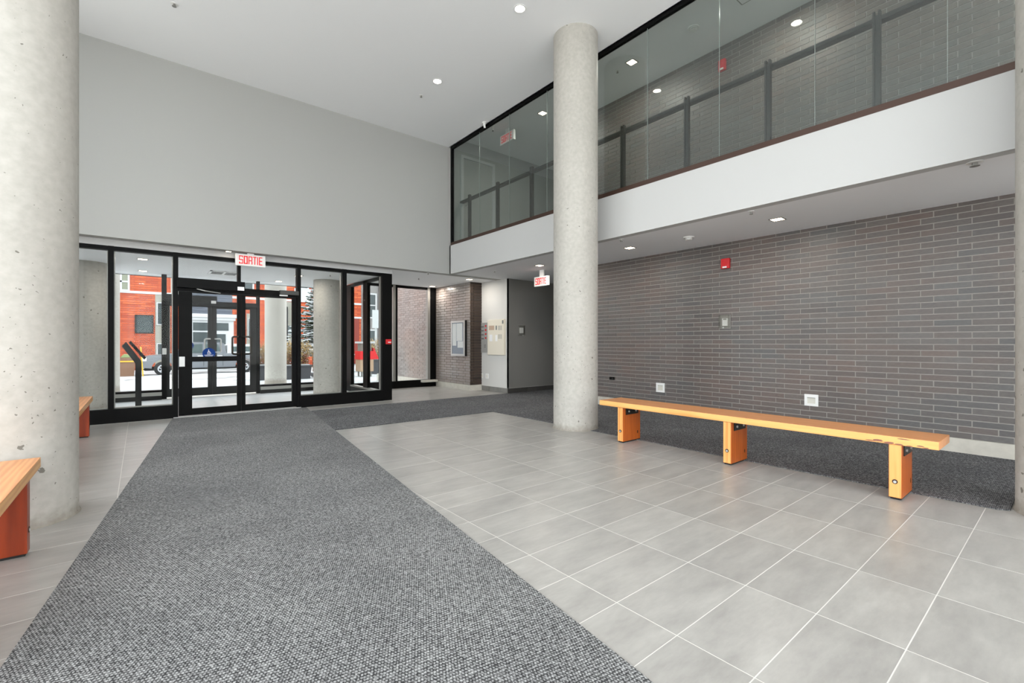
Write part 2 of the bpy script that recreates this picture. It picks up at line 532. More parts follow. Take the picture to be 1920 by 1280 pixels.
# fascia + gallery floor + soffit under it
struct(B().box(XF, XF + .12, YB, YW, ZS, 3.28).build('wall_fascia', 'wall_white'))
struct(B().box(XF + .12, 12, YB, YW, ZS + .05, 3.2).build('floor_gallery', 'wall_grey'))
struct(B().box(XF + .12, 12, YB, YW + .0, ZS, ZS + .05).build('ceiling_soffit', 'ceiling'))
struct(B().box(-3, 12, YW + .2, 11.3, ZS, ZS + .1).build('ceiling_entry_soffit', 'ceiling'))
struct(B().box(-2.6, 3.98, YI + .1, YO + .55, 2.60, 2.66).build('ceiling_vestibule', 'ceiling'))
# overhang over the pavement outside
struct(B().box(-8, 4.3, 15.2, 16.5, 5.4, 5.8).build('ceiling_overhang', 'wall_white'))
struct(B().box(-8, 4.02, YO + .45, YO + .56, 2.60, 5.8).build('wall_overhang', 'wall_white'))
# big painted wall above the entry
struct(B().box(XL - .2, XF, YW, YW + .2, ZS, ZC).build('wall_front', 'wall_grey'))
struct(B().box(XL, 4.02, YI - .0, YI + .12, 2.585, ZS).build('trim_head', 'wall_white'))
struct(B().box(XF, 12.0, YW - .04, YW + .2, ZS, ZU).build('wall_gallery_end', 'wall_grey'))
# walls out of shot
struct(B().box(XL, 12, YB - .2, YB, 0, 0.25).box(XL, 12, YB - .2, YB, 5.2, ZU).box(XF, 12, YB - .2, YB, 0, ZU)
       .build('wall_rear', 'wall_white'))
struct(B().box(XL - .2, XL, YB, YW + .2, 0, 0.25).box(XL - .2, XL, YB, YW + .2, 5.25, ZC).box(XL - .2, XL, 7.7, YW, 0, ZC).box(-3, XL, YW, YW + .1, 0, ZS)
       .build('wall_left', 'wall_white'))
struct(B().box(-2.8, -2.6, YI, YO + .2, 0, 2.66).box(XL - .9, XL - .75, YI, YI + .2, 0, 2.66).build('wall_vestibule', 'wall_white'))
wl = struct(bpy.data.objects.new('window_assumed_left', None)); C.objects.link(wl)  # unseen left glazing, assumed so that daylight reaches the lobby
for k in range(9):
    y = YB + .1 + k * 1.47
    B().box(XL - .12, XL - .04, y - .03, y + .03, .25, 5.25).build('mullion', 'black', wl)
B().box(XL - .12, XL - .04, YB, 7.6, 2.6, 2.66).build('transom', 'black', wl)
B().box(XL - .085, XL - .075, YB, 7.6, .25, 5.25).build('pane', 'glass', wl)
wr = struct(bpy.data.objects.new('window_assumed_rear', None)); C.objects.link(wr)  # rear glazing is made up as well, out of view, to admit daylight
for k in range(6):
    x = XL + .1 + k * 1.62
    B().box(x - .03, x + .03, YB - .12, YB - .04, .25, 5.2).build('mullion', 'black', wr)
B().box(XL, XF, YB - .12, YB - .04, 2.6, 2.66).build('transom', 'black', wr)
B().box(XL, XF, YB - .085, YB - .075, .25, 5.2).build('pane', 'glass', wr)

# ------------------------------------------------------------------ brick walls
BP, CP, MJ = 0.301, 0.0667, 0.0095


def brick_wall(parent, plane, axis, u0, u1, z0, z1, zbase, phase, mname, cap=300, near=None, extra_stuff=None, sgn=-1, depth=0.05):
    """axis 'X': wall plane at x=plane, bricks run along y, face towards sgn*x; axis 'Y': the reverse"""
    items = []
    n0 = int(math.floor((z0 - zbase) / CP)); n1 = int(math.ceil((z1 - zbase) / CP))
    for n in range(n0, n1):
        za, zb = max(z0, zbase + n * CP + MJ / 2), min(z1, zbase + (n + 1) * CP - MJ / 2)
        if zb - za < 0.008: continue
        ph = phase[n % 2]
        k0 = int(math.floor((u0 - ph) / BP)); k1 = int(math.ceil((u1 - ph) / BP))
        for k in range(k0, k1 + 1):
            ua, ub = max(u0, ph + k * BP + MJ / 2), min(u1, ph + (k + 1) * BP - MJ / 2)
            if ub - ua < 0.012: continue
            items.append((ua, ub, za, zb))
    if near is not None: items.sort(key=lambda t: near((t[0] + t[1]) / 2, (t[2] + t[3]) / 2))
    cache = {}; st = B(); ns = 0
    for q, (ua, ub, za, zb) in enumerate(items):
        pr = R.uniform(0, 0.0018)
        if q < cap:
            key = (round(ub - ua, 3), round(zb - za, 3))
            if key not in cache:
                b = B()
                if axis == 'X': b.box(0, depth, -key[0] / 2, key[0] / 2, -key[1] / 2, key[1] / 2)
                else: b.box(-key[0] / 2, key[0] / 2, 0, depth, -key[1] / 2, key[1] / 2)
                o = b.build('brick', mname); cache[key] = o.data
            else:
                o = bpy.data.objects.new('brick', cache[key]); C.objects.link(o)
            cu, cz = (ua + ub) / 2, (za + zb) / 2
            o.location = (plane - pr, cu, cz) if axis == 'X' else (cu, plane - pr, cz)
            o.parent = parent
        else:
            if axis == 'X': st.box(plane - pr, plane + depth, ua, ub, za, zb)
            else: st.box(ua, ub, plane - pr, plane + depth, za, zb)
            ns += 1
    if ns:
        o = st.build('brick_field', mname, parent); o['kind'] = 'stuff'


wallR = struct(B().box(XW + .0045, XW + .2, YB, 6.35, 0.14, ZS).build('wall_right', 'mortar'), 'grey long-brick wall behind the bench')
dist = lambda y, z: (XW ** 2 + y ** 2 + (z - 1.17) ** 2) if y > 0.2 else 1e6 + abs(y)
brick_wall(wallR, XW, 'X', -1.2, 6.35, .155, ZS, .155, (1.005, 0.813), 'brick', 300, dist)
struct(B().box(XW - .012, XW + .2, YB, 6.35, 0, .155).build('baseboard_right', 'base_conc'))
wallRU = struct(B().box(XW + .0045, XW + .2, YB, 6.35, 3.2, ZU).build('wall_gallery', 'mortar'), 'grey long-brick wall of the gallery')
brick_wall(wallRU, XW, 'X', -0.6, 6.35, 3.2, ZU, .155, (1.005, 0.813), 'brick', 300, dist)
# corridor closing walls
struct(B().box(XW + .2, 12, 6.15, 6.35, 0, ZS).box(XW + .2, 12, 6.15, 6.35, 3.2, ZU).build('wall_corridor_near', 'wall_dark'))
struct(B().box(9.6, 9.8, 6.35, 8.6, 0, ZS).box(9.6, 9.8, 6.35, 8.6, 3.2, ZU).build('wall_corridor_end', 'wall_grey'))
# grey corner block with the panels
struct(B().box(6.62, 6.65, 8.33, 9.58, 0, ZS).box(6.65, 9.6, 8.36, 9.58, 0, ZS).build('wall_side', 'wall_side'))
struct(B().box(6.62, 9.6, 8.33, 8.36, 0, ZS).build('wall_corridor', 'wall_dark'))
bs = struct(B().box(6.615, 6.62, 8.335, 9.38, 0.002, .118).build('baseboard_side', 'grout'))
M['base_tile'] = tile_mat('base_tile', (118, 116, 113), (138, 136, 132))
for k in range(3):
    B().box(6.606, 6.616, 8.34 + k * .35, 8.34 + k * .35 + .345, 0.004, .116).build('tile', 'base_tile', bs)
bs2 = struct(B().box(6.62, 9.6, 8.322, 8.33, .002, .118).build('baseboard_corridor', 'grout'))
M['base_tile_dark'] = tile_mat('dark_base_tile', (60, 58, 56), (74, 72, 69))
for k in range(5):
    B().box(6.61 + k * .603, 6.61 + k * .603 + .598, 8.314, 8.324, .004, .116).build('tile', 'base_tile_dark', bs2)
# brick pier
pier = struct(B().box(6.288, 6.60, 9.40, 11.15, .13, ZS).box(6.60, 6.9, 9.59, 11.15, .13, ZS).build('wall_pier', 'mortar_tan'), 'brick pier beside the entry alcove')
brick_wall(pier, 6.28, 'X', 9.39, 11.04, .135, ZS, .135, (9.40, 9.60), 'brick_sheen', 230)
endp = struct(B().box(6.30, 6.61, 9.385, 9.40, .13, ZS).build('wall_pier_end', 'mortar_tan'))
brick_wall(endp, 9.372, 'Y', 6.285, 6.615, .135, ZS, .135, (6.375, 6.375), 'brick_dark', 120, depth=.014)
struct(B().box(6.262, 6.615, 9.355, 11.02, 0, .135).build('baseboard_pier', ['base_conc']))
# exterior continuation of the pier wall
ext = struct(B().box(6.288, 6.8, 11.16, 14.85, -.3, 3.35).build('wall_exterior', 'mortar'), 'grey brick wall outside the alcove window')
brick_wall(ext, 6.28, 'X', 11.16, 14.85, .135, 3.35, .135, (9.40, 9.60), 'brick_sheen', 0)
struct(B().box(6.20, 6.8, 11.16, 14.9, -.3, .135).build('baseboard_exterior', 'base_conc'))

# ------------------------------------------------------------------ columns
def column(x, y, z1, label, z0=0.0, r=0.305):
    b = B(); bm = b.bm
    prof = [(r + .012, z0), (r + .009, z0 + .008), (r + .001, z0 + .02)] + [(r, z0 + .02 + (z1 - z0 - .02) * k / 8) for k in range(1, 9)]
    n = 64; rings = []
    for rad, z in prof:
        rings.append([bm.verts.new((x + rad * math.cos(2 * PI * k / n), y + rad * math.sin(2 * PI * k / n), z)) for k in range(n)])
    for a, c in zip(rings, rings[1:]):
        for k in range(n): bm.faces.new([a[k], a[(k + 1) % n], c[(k + 1) % n], c[k]])
    bm.faces.new(list(reversed(rings[0]))); bm.faces.new(rings[-1])
    root = thing('concrete_column', label, 'column', (x, y, z0))
    b.build('shaft', 'concrete', root, smooth=True)
    return root


column(4.70, 4.40, ZC, 'bare round concrete column between the tiled floor and the far end of the long bench')
column(-0.64, 4.42, ZC, 'large pitted round concrete column at the left between the two left benches')
column(4.85, -0.02, ZC, 'smooth round concrete column cut off by the right edge beside the dark mat')
column(3.36, 10.90, 2.6, 'round concrete column inside the vestibule behind the right glass panel')
column(-0.74, 11.12, 2.6, 'shaded round concrete column inside the vestibule behind the leftmost glass panel')
column(3.28, 15.75, 5.4, 'pale concrete column outside, seen through the right door', -.1)
column(-0.72, 15.9, 5.4, 'pale concrete column outside, seen behind the slanted stand', -.1)

# ------------------------------------------------------------------ inner storefront
def bar(parent, name, x0, x1, y0, y1, z0, z1, m='black', bevel=0.0):
    return B().box(x0, x1, y0, y1, z0, z1).build(name, m, parent, bevel=bevel)


w1 = struct(bpy.data.objects.new('window_1', None)); C.objects.link(w1)
d0, d1 = YI, YI + .12
for x0, x1 in ((-2.6, -2.5), (-.366, -.300), (.396, .462), (2.20, 2.262), (3.008, 3.09)):
    bar(w1, 'post', x0, x1, d0, d1, 0, 2.585)
bar(w1, 'corner_post', 3.80, 4.015, d0, d1 + .05, 0, 2.585)
bar(w1, 'transom_post', 1.270, 1.315, d0, d1, 2.09, 2.585)
bar(w1, 'top_rail', -2.5, 3.80, d0 + .005, d1 - .005, 2.525, 2.58)
bar(w1, 'base_rail', -2.5, .40, d0 - .012, d1 + .02, 0, .205)
bar(w1, 'base_rail', 2.23, 3.83, d0 - .012, d1 + .02, 0, .215)
bar(w1, 'transom', .462, 2.20, d0 + .002, d1 - .002, 1.99, 2.09)
for x0, x1, z0 in ((-2.5, -.366, .205), (-.30, .396, .205), (2.262, 3.008, .215), (3.09, 3.80, .215)):
    bar(w1, 'pane', x0, x1, YI + .055, YI + .065, z0, 2.525, 'glass')
    b = B(); e = .012
    b.box(x0, x0 + e, YI + .068, YI + .115, z0, 2.52).box(x1 - e, x1, YI + .068, YI + .115, z0, 2.52).box(x0, x1, YI + .068, YI + .115, z0, z0 + e)
    b.build('glazing_bead', 'bead', w1)
bar(w1, 'pane', .462, 1.270, YI + .055, YI + .065, 2.09, 2.525, 'glass')
bar(w1, 'pane', 1.315, 2.20, YI + .055, YI + .065, 2.09, 2.525, 'glass')


def leaf(name, x0, x1, y, sw, ztop, zb0, zb1, ztot, hinge_left, midrail, frame='black', dy=.045):
    root = struct(bpy.data.objects.new(name, None)); C.objects.link(root)
    b = B()
    (sl, sr) = sw
    b.box(x0, x0 + sl, y, y + dy, zb0, ztot).box(x1 - sr, x1, y, y + dy, zb0, ztot)
    b.box(x0 + sl, x1 - sr, y, y + dy, ztop, ztot).box(x0 + sl, x1 - sr, y, y + dy, zb0, zb1)
    b.build('frame', frame, root)
    B().box(x0 + sl, x1 - sr, y + .018, y + .026, zb1, ztop).build('pane', 'glass', root)
    if midrail: B().box(x0 + sl, x1 - sr, y - .003, y + dy + .003, midrail[0], midrail[1]).build('mid_rail', frame, root)
    return root


def pull(parent, x_st, dx, y, z0, z1, m='silver'):
    """C-shaped pull bent sideways from the stile"""
    xo = x_st + dx; yy = y - .055; r = .03
    pts = [(x_st, y, z1), (x_st, yy + .02, z1), (x_st + dx * .15, yy, z1), (xo - math.copysign(r, dx), yy, z1)]
    for k in range(1, 4):
        a = k * PI / 6
        pts.append((xo - math.copysign(r, dx) * (1 - math.sin(a)), yy, z1 - r * (1 - math.cos(a))))
    for k in range(0, 4):
        a = k * PI / 6
        pts.append((xo - math.copysign(r, dx) * (1 - math.cos(a)), yy, z0 + r * (1 - math.sin(a))))
    pts += [(x_st + dx * .15, yy, z0), (x_st, yy + .02, z0), (x_st, y, z0)]
    return B().tube(pts, .015, 8).build('handle', m, parent, smooth=True)


M['handle'] = mat('satin_handle', lin(58, 55, 50), 0.35, 0.6)
dl = leaf('door_1', .468, 1.322, YI + .03, (.175, .058), 1.97, .02, .125, 1.985, True, (.872, .950))
pull(dl, 1.285, -.098, YI + .03, .985, 1.275, 'handle')
dr = leaf('door_2', 1.328, 2.196, YI + .03, (.060, .075), 1.965, .02, .125, 1.985, False, None)
pull(dr, 1.362, .100, YI + .03, .985, 1.275, 'handle')
B().box(.472, .545, YI - .02, YI + .03, .80, .955).build('hinge_plate', 'silver', dl)
B().box(.40, 2.26, YI - .03, YI + .14, 0.0, .012).build('threshold', 'silver', w1)

# automatic operator header and closers
op = thing('door_operator', 'long black door operator box across the top of the left inner door', 'door closer', (.87, YI, 2.05))
B().box(.44, 1.36, YI - .11, YI - .001, 2.035, 2.185).build('housing', 'black', op, bevel=.004)
B().tube([(.70, YI - .06, 2.03), (.80, YI - .12, 2.0), (1.02, YI - .02, 1.985)], .008, 6).build('arm', 'silver', op)
B().box(1.25, 1.345, YI - .125, YI - .11, 2.04, 2.10).build('label_plate', 'plastic_white', op)
op2 = thing('door_closer', 'small dark closer box at the hinge corner of the right inner door', 'door closer', (2.05, YI, 2.05))
B().box(1.90, 2.21, YI - .075, YI - .001, 2.02, 2.095).build('housing', 'rail', op2, bevel=.004)
B().box(1.90, 2.03, YI - .05, YI - .03, 1.995, 2.02).build('arm', 'silver', op2)


def sticker(x, y, z, r, label):
    t = thing('round_sticker', label, 'sticker', (x, y, z))
    B().disc((x, z), r, y, y + .002, 'Y', 32).build('disc', 'blue', t)
    b = B(); s = r / .1; yy0, yy1 = y - .0015, y
    # wheelchair figure
    b.disc((x - .004 * s, z + .062 * s), .008 * s, yy0, yy1, 'Y', 10)
    b.box(x - .010 * s, x - .002 * s, yy0, yy1, z + .022 * s, z + .052 * s)
    b.box(x - .010 * s, x + .016 * s, yy0, yy1, z + .034 * s, z + .040 * s)
    b.box(x - .006 * s, x + .020 * s, yy0, yy1, z + .016 * s, z + .023 * s)
    b.prism([(x + .015 * s, z + .020 * s), (x + .021 * s, z + .020 * s), (x + .032 * s, z + .0 * s), (x + .025 * s, z + .0 * s)], yy0, yy1, 'Y')
    b.box(x + .026 * s, x + .040 * s, yy0, yy1, z - .001 * s, z + .004 * s)
    b.ring((x + .0 * s, z + .014 * s), .017 * s, .023 * s, yy0, yy1, 'Y', 20)
    b.build('wheelchair_symbol', 'paper', t)
    b = B()
    for k, wd in enumerate((.03, .07, .055, .06)):
        zz = z - .018 * s - k * .014 * s
        q = x - wd * s
        while q < x + wd * s:
            l = R.uniform(.006, .016) * s
            b.box(q, min(q + l, x + wd * s), yy0, yy1, zz, zz + .006 * s); q += l + .004 * s
    b.build('lettering', 'paper', t)


sticker(.868, YI + .044, 1.0, .09, 'larger blue round wheelchair sticker on the glass of the left inner door')

# red pull station on the corner post
fp = thing('pull_station', 'small red fire pull station on the black corner post', 'fire alarm', (3.90, YI, 1.16))
B().box(3.865, 3.975, YI - .062, YI - .014, 1.145, 1.245).build('body', 'red', fp, bevel=.005)
B().box(3.845, 3.99, YI - .014, YI - .001, 1.125, 1.262).build('back_box', 'black', fp)
B().box(3.90, 3.965, YI - .072, YI - .062, 1.175, 1.193).build('pull_bar', 'plastic_white', fp)

# ------------------------------------------------------------------ return glass wall at x = 4
w3 = struct(bpy.data.objects.new('window_3', None)); C.objects.link(w3)
bar(w3, 'post', 3.95, 4.015, 10.02, 10.28, 0, 2.585)
bar(w3, 'corner_post', 3.95, 4.03, 11.05, 11.34, 0, 2.585)
bar(w3, 'top_rail', 3.95, 4.015, YI + .17, 11.05, 2.52, 2.585, 'darkgrey_metal')
bar(w3, 'base_rail', 3.945, 4.02, YI + .17, 11.05, 0, .13, 'darkgrey_metal')
bar(w3, 'sill', 3.93, 4.02, YI + .17, 11.05, .13, .165, 'bead')
bar(w3, 'glazing_bead', 3.95, 4.0, YI + .17, YI + .20, .165, 2.52, 'bead')
bar(w3, 'pane', 3.975, 3.985, YI + .2, 10.02, .165, 2.52, 'glass')
bar(w3, 'pane', 3.975, 3.985, 10.28, 11.05, .165, 2.52, 'glass')
bar(w3, 'base_rail', 3.945, 4.02, 11.34, YO, 0, .13, 'darkgrey_metal')
bar(w3, 'pane', 3.975, 3.985, 11.36, YO, .13, 2.58, 'glass')

# alcove window
w4 = struct(bpy.data.objects.new('window_4', None)); C.objects.link(w4)
ya = 11.05
bar(w4, 'base_rail', 4.03, 6.26, ya - .03, ya + .1, 0, .185)
bar(w4, 'top_rail', 4.03, 6.27, ya + .02, ya + .08, 2.60, ZS)
for x0, x1, m in ((5.035, 5.100, 'bead'), (5.100, 5.155, 'black'), (6.025, 6.10, 'bead'), (6.10, 6.272, 'black')):
    bar(w4, 'mullion', x0, x1, ya, ya + .1, .185, ZS, m)
bar(w4, 'pane', 4.03, 5.035, ya + .045, ya + .055, .185, 2.60, 'glass')
bar(w4, 'pane', 5.155, 6.025, ya + .045, ya + .055, .185, 2.60, 'glass')
bar(w4, 'ledge', 5.80, 6.24, ya - .16, ya - .03, .125, .18, 'base_conc')

# ------------------------------------------------------------------ outer storefront
w2 = struct(bpy.data.objects.new('window_2', None)); C.objects.link(w2)
e0, e1 = YO, YO + .1
for x0, x1 in ((-2.6, -2.5), (.345, .43), (2.10, 2.165), (3.90, 3.98)):
    bar(w2, 'post', x0, x1, e0, e1, 0, 2.62, 'black')
bar(w2, 'transom', .43, 2.10, e0, e1, 1.985, 2.08, 'darkgrey_metal')
for x0, x1 in ((-2.5, .345), (2.165, 3.90)):
    bar(w2, 'base_rail', x0, x1, e0 - .10, e1, 0, .085, 'darkgrey_metal')
    bar(w2, 'ledge', x0, x1, e0 - .102, e1, .085, .155, 'bead')
    bar(w2, 'sill', x0, x1, e0 - .06, e1, .155, .195, 'black')
    bar(w2, 'pane', x0, x1, e0 + .045, e0 + .055, .195, 2.62, 'glass')
bar(w2, 'pane', .43, 1.24, e0 + .045, e0 + .055, 2.08, 2.62, 'glass')
bar(w2, 'pane', 1.24, 2.10, e0 + .045, e0 + .055, 2.08, 2.62, 'glass')
d3 = leaf('door_3', .43, 1.238, YO + .03, (.05, .085), 1.955, .03, .20, 1.985, True, None, 'darkgrey_metal')
pull(d3, 1.19, -.10, YO + .03, .965, 1.26, 'silver')
d4 = leaf('door_4', 1.242, 2.10, YO + .03, (.075, .13), 1.93, .03, .20, 1.985, False, None, 'darkgrey_metal')
pull(d4, 1.29, .10, YO + .03, .965, 1.26, 'silver')
op3 = thing('door_operator', 'dark operator box across the top of the left outer door', 'door closer', (.8, YO, 2.1))
B().box(.345, 1.31, YO - .10, YO - .001, 2.06, 2.19).build('housing', 'darkgrey_metal', op3, bevel=.004)
B().box(1.20, 1.29, YO - .112, YO - .10, 2.03, 2.09).build('label_plate', 'plastic_white', op3)
sticker(.817, YO + .044, 1.115, .085, 'smaller blue round wheelchair sticker on the glass of the left outer door')
for nm, (px, py, pz, lab) in {'a': (.44, YO - .012, .93, 'door_sensor')}.items():
    t = thing('wall_switch', 'small silver switch plate on the left post of the outer doors', 'switch', (px - .05, YO, pz))
    B().box(px - .085, px - .015, YO - .022, YO - .001, pz - .0, pz + .13).build('plate', 'silver', t, bevel=.003)

# ------------------------------------------------------------------ signs
GL = {'S': [(0, 0, 5, 1), (4, 0, 5, 5), (0, 4, 5, 5), (0, 4, 1, 9), (0, 8, 5, 9), (0, 0, 1, 2), (4, 7, 5, 9)],
      'O': [(0, 0, 5, 1.1), (0, 7.9, 5, 9), (0, 0, 1.45, 9), (3.55, 0, 5, 9)],
      'R': [(0, 0, 1.2, 9), (0, 8, 5, 9), (3.8, 0, 5, 3.6), (3.8, 4.4, 5, 9), (0, 3.6, 4.6, 4.6)],
      'T': [(0, 8, 4.4, 9), (1.6, 0, 2.8, 9)],
      'I': [(0, 0, 1.2, 9)],
      'E': [(0, 0, 1.2, 9), (0, 0, 4.4, 1), (0, 4, 4.2, 5), (0, 8, 4.4, 9)]}
ADV = {'S': 5.9, 'O': 5.9, 'R': 5.9, 'T': 5.2, 'I': 2.4, 'E': 4.4}


def exit_sign(center, wdt, hgt, axis, label, drop_to, letters='SORTIE'):
    cx, cy, cz = center
    t = thing('exit_sign', label, 'exit sign', (cx, cy, cz + hgt / 2))
    dp = .028
    b = B()
    if axis == 'Y': b.box(cx - wdt / 2, cx + wdt / 2, cy - dp, cy + dp, cz - hgt / 2, cz + hgt / 2)
    else: b.box(cx - dp, cx + dp, cy - wdt / 2, cy + wdt / 2, cz - hgt / 2, cz + hgt / 2)
    b.build('housing', 'plastic_white', t, bevel=.006)
    b = B(); f = .012
    if axis == 'Y': b.box(cx - wdt / 2 + f, cx + wdt / 2 - f, cy - dp - .002, cy - dp + .004, cz - hgt / 2 + f, cz + hgt / 2 - f)
    else: b.box(cx - dp - .002, cx - dp + .004, cy - wdt / 2 + f, cy + wdt / 2 - f, cz - hgt / 2 + f, cz + hgt / 2 - f)
    b.build('face_plate', 'sign_white', t)
    tot = sum(ADV[c] for c in letters); sx = wdt * .78 / tot; sz = hgt * .68 / 9
    q = -wdt * .39
    for c in letters:
        b = B()
        for (a0, b0, a1, b1) in GL[c]:
            u0, u1 = q + a0 * sx, q + a1 * sx; z0, z1 = cz + (b0 - 4.5) * sz, cz + (b1 - 4.5) * sz
            if axis == 'Y': b.box(cx + u0, cx + u1, cy - dp - .005, cy - dp - .002, z0, z1)
            else: b.box(cx - dp - .005, cx - dp - .002, cy - u1, cy - u0, z0, z1)
        b.build('letter', 'sign_red', t)
        q += ADV[c] * sx
    if drop_to - (cz + hgt / 2) > .003:
        B().box(cx - .05 if axis == 'Y' else cx - .02, cx + .05 if axis == 'Y' else cx + .02,
                cy - .02 if axis == 'Y' else cy - .05, cy + .02 if axis == 'Y' else cy + .05, cz + hgt / 2, drop_to).build('canopy', 'plastic_white', t)
    return t


exit_sign((1.435, 8.735, 2.548), .44, .195, 'Y', 'red and white SORTIE exit sign above the entrance doors', ZS)
exit_sign((6.40, 6.93, 2.435), .41, .195, 'X', 'red and white SORTIE exit sign hanging under the low soffit by the corridor', ZS)
exit_sign((5.95, 7.49, 5.44), .45, .20, 'X', 'red and white SORTIE exit sign behind the gallery glass upstairs', ZU)

# ------------------------------------------------------------------ gallery glazing
w5 = struct(bpy.data.objects.new('window_5', None)); C.objects.link(w5)
gx0, gx1 = XF + .0, XF + .055
bar(w5, 'bottom_rail', XF - .004, gx1, YB, 8.56, 3.275, 3.335, 'bronze')
bar(w5, 'top_rail', XF - .002, gx1, YB, 8.56, ZC - .055, ZC + .0, 'black')
bar(w5, 'end_post', gx0, gx1, 8.50, 8.56, 3.335, ZC - .055, 'black')
js = [8.50, 7.50, 6.55, 5.55, 4.58, 3.61, 2.635, 1.66, .69, -.29, -1.27, -2.25, -3.23, YB]
for a, b_ in zip(js, js[1:]):
    bar(w5, 'pane', XF + .022, XF + .032, b_ + .0022, a - .0022, 3.335, ZC - .055, 'glass_g')

M['joint'] = mat('glass_edge', lin(150, 158, 154), 0.25, 0.0)
for b_ in js[1:-1]:
    bar(w5, 'joint', XF + .021, XF + .033, b_ - .0021, b_ + .0021, 3.335, ZC - .055, 'joint')

rail = thing('gallery_railing', 'dark metal guard rail standing behind the gallery glass', 'railing', (5.42, 4.0, 3.2))
for y in (8.10, 7.12, 6.12, 5.13, 4.137, 3.14, 2.168, 1.20, .21, -.78):
    b = B(); b.box(5.385, 5.435, y - .030, y - .012, 3.2, 4.30).box(5.385, 5.435, y + .012, y + .030, 3.2, 4.30).box(5.395, 5.425, y - .012, y + .012, 3.2, 4.26)
    b.build('post', 'rail', rail)
B().box(5.435, 5.52, -1.5, 8.52, 4.225, 4.265).build('handrail', 'rail', rail)

# gallery door frame on the end wall
dg = struct(bpy.data.objects.new('door_5', None)); C.objects.link(dg)
yg = YW - .04
B().box(5.47, 5.53, yg - .05, yg, 3.2, 5.30).box(6.33, 6.39, yg - .05, yg, 3.2, 5.30).box(5.53, 6.33, yg - .05, yg, 5.24, 5.30).build('frame', 'wall_white', dg)
B().box(5.53, 6.33, yg - .012, yg - .002, 3.2, 5.24).build('door_panel', 'wall_grey', dg)
B().tube([(5.60, yg - .012, 4.2), (5.60, yg - .06, 4.2), (5.70, yg - .06, 4.2)], .01, 8).build('handle', 'silver', dg)

# ------------------------------------------------------------------ carpets
def poly_thing(name, pts, z0, z1, m, label, cat):
    o = B().prism(pts, z0, z1).build(name, [m])
    return tag(o, label, cat)


poly_thing('carpet_runner', RUN, 0.001, 0.010, 'carpet', 'long grey woven carpet runner leading from the foreground to the entrance doors', 'carpet')
poly_thing('floor_mat', MATP, 0.001, 0.008, 'mat', 'dark grey L-shaped entrance mat across the back and along the brick wall under the bench', 'mat')

# ------------------------------------------------------------------ benches
def bench(x0, y0, y1, z_top, legs, label, leg_mat, front_side=-1, loc_y=None):
    """plank along y, near edge x0..x0+.415; front_side -1: open side faces -x"""
    t = thing('wooden_bench', label, 'bench', (x0 + .2, (y0 + y1) / 2, 0))
    x1 = x0 + .415
    b = B(); b.box(x0, x1, y0, y1, z_top - .06, z_top)
    bm = b.bm
    for f in bm.faces:
        n = f.normal if f.normal.length else None
    bmesh.ops.recalc_face_normals(bm, faces=bm.faces)
    for f in bm.faces:
        f.material_index = 0 if f.normal.z > .5 else (1 if abs(f.normal.x) > .5 else 0)
    b.build('seat', ['wood_top', 'wood_edge'], t, bevel=.003)
    lx0 = x0 + .008 if front_side < 0 else x1 - .008 - .335
    for y in legs:
        b = B(); b.box(lx0, lx0 + .335, y, y + .078, .014, z_top - .06)
        bmesh.ops.recalc_face_normals(b.bm, faces=b.bm.faces)
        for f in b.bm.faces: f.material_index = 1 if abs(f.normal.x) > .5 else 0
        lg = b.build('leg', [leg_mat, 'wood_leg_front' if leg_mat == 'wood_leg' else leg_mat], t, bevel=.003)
        B().box(lx0 + .01, lx0 + .325, y + .008, y + .07, 0, .014).build('foot_pad', 'rubber', lg)
        # steel bracket on the near face, under the plank
        px = (lx0 + .05, lx0 + .285)
        B().box(px[0], px[1], y - .007, y - .0005, z_top - .062 - .085, z_top - .062).build('bracket', 'black_plate', lg)
        for q in (px[0] + .05, px[1] - .05):
            B().disc((q, z_top - .11), .011, y - .016, y - .007, 'Y', 8).build('bolt', 'silver', lg)
        fx = lx0 if front_side < 0 else lx0 + .335
        s = front_side
        bb = B(); a, c = sorted((fx + s * .0035, fx + s * .0005))
        bb.disc((y + .04, .135), .017, a, c, 'X', 14).build('bolt_hole', 'knot', lg)
        bb = B(); a, c = sorted((fx + s * .006, fx + s * .003))
        bb.disc((y + .04, .133), .010, a, c, 'X', 10).build('bolt', 'silver', lg)
        bb = B(); bb.disc((lx0 + .28 if front_side < 0 else lx0 + .20, .10), .010, y - .0012, y - .0004, 'Y', 9, ry=.020).build('knot', 'knot', lg)
    return t


b1 = bench(4.385, .62, 3.705, .472, (.826, 2.092, 3.358), 'long pale pine bench in front of the grey brick wall', 'wood_leg', -1)
# chipped varnish on the near end of its front edge
b = B()
for (ya, yb, za, zb) in ((.93, 1.00, .420, .436), (.86, .935, .414, .428), (.815, .87, .414, .423), (.76, .80, .415, .420), (.70, .745, .420, .430), (.775, .86, .456, .464), (.98, 1.05, .418, .425), (.67, .71, .414, .421)):
    n = 9; pts = []
    for k in range(n):
        a = 2 * PI * k / n
        pts.append(((ya + yb) / 2 + (yb - ya) / 2 * math.cos(a) * R.uniform(.7, 1.2), (za + zb) / 2 + (zb - za) / 2 * math.sin(a) * R.uniform(.7, 1.2)))
    b.prism(pts, 4.3838, 4.3852, 'X')
b.build('chipped_patch', 'bare_wood', b1)
bench(-.89, 2.35, 4.014, .472, (3.64, 2.50), 'orange wooden bench end at the left edge before the big column', 'wood_leg_red', 1)
bench(-.90, 5.08, 8.17, .472, (7.73, 6.4, 5.3), 'orange wooden bench mostly hidden behind the big left column', 'wood_leg_red', 1)

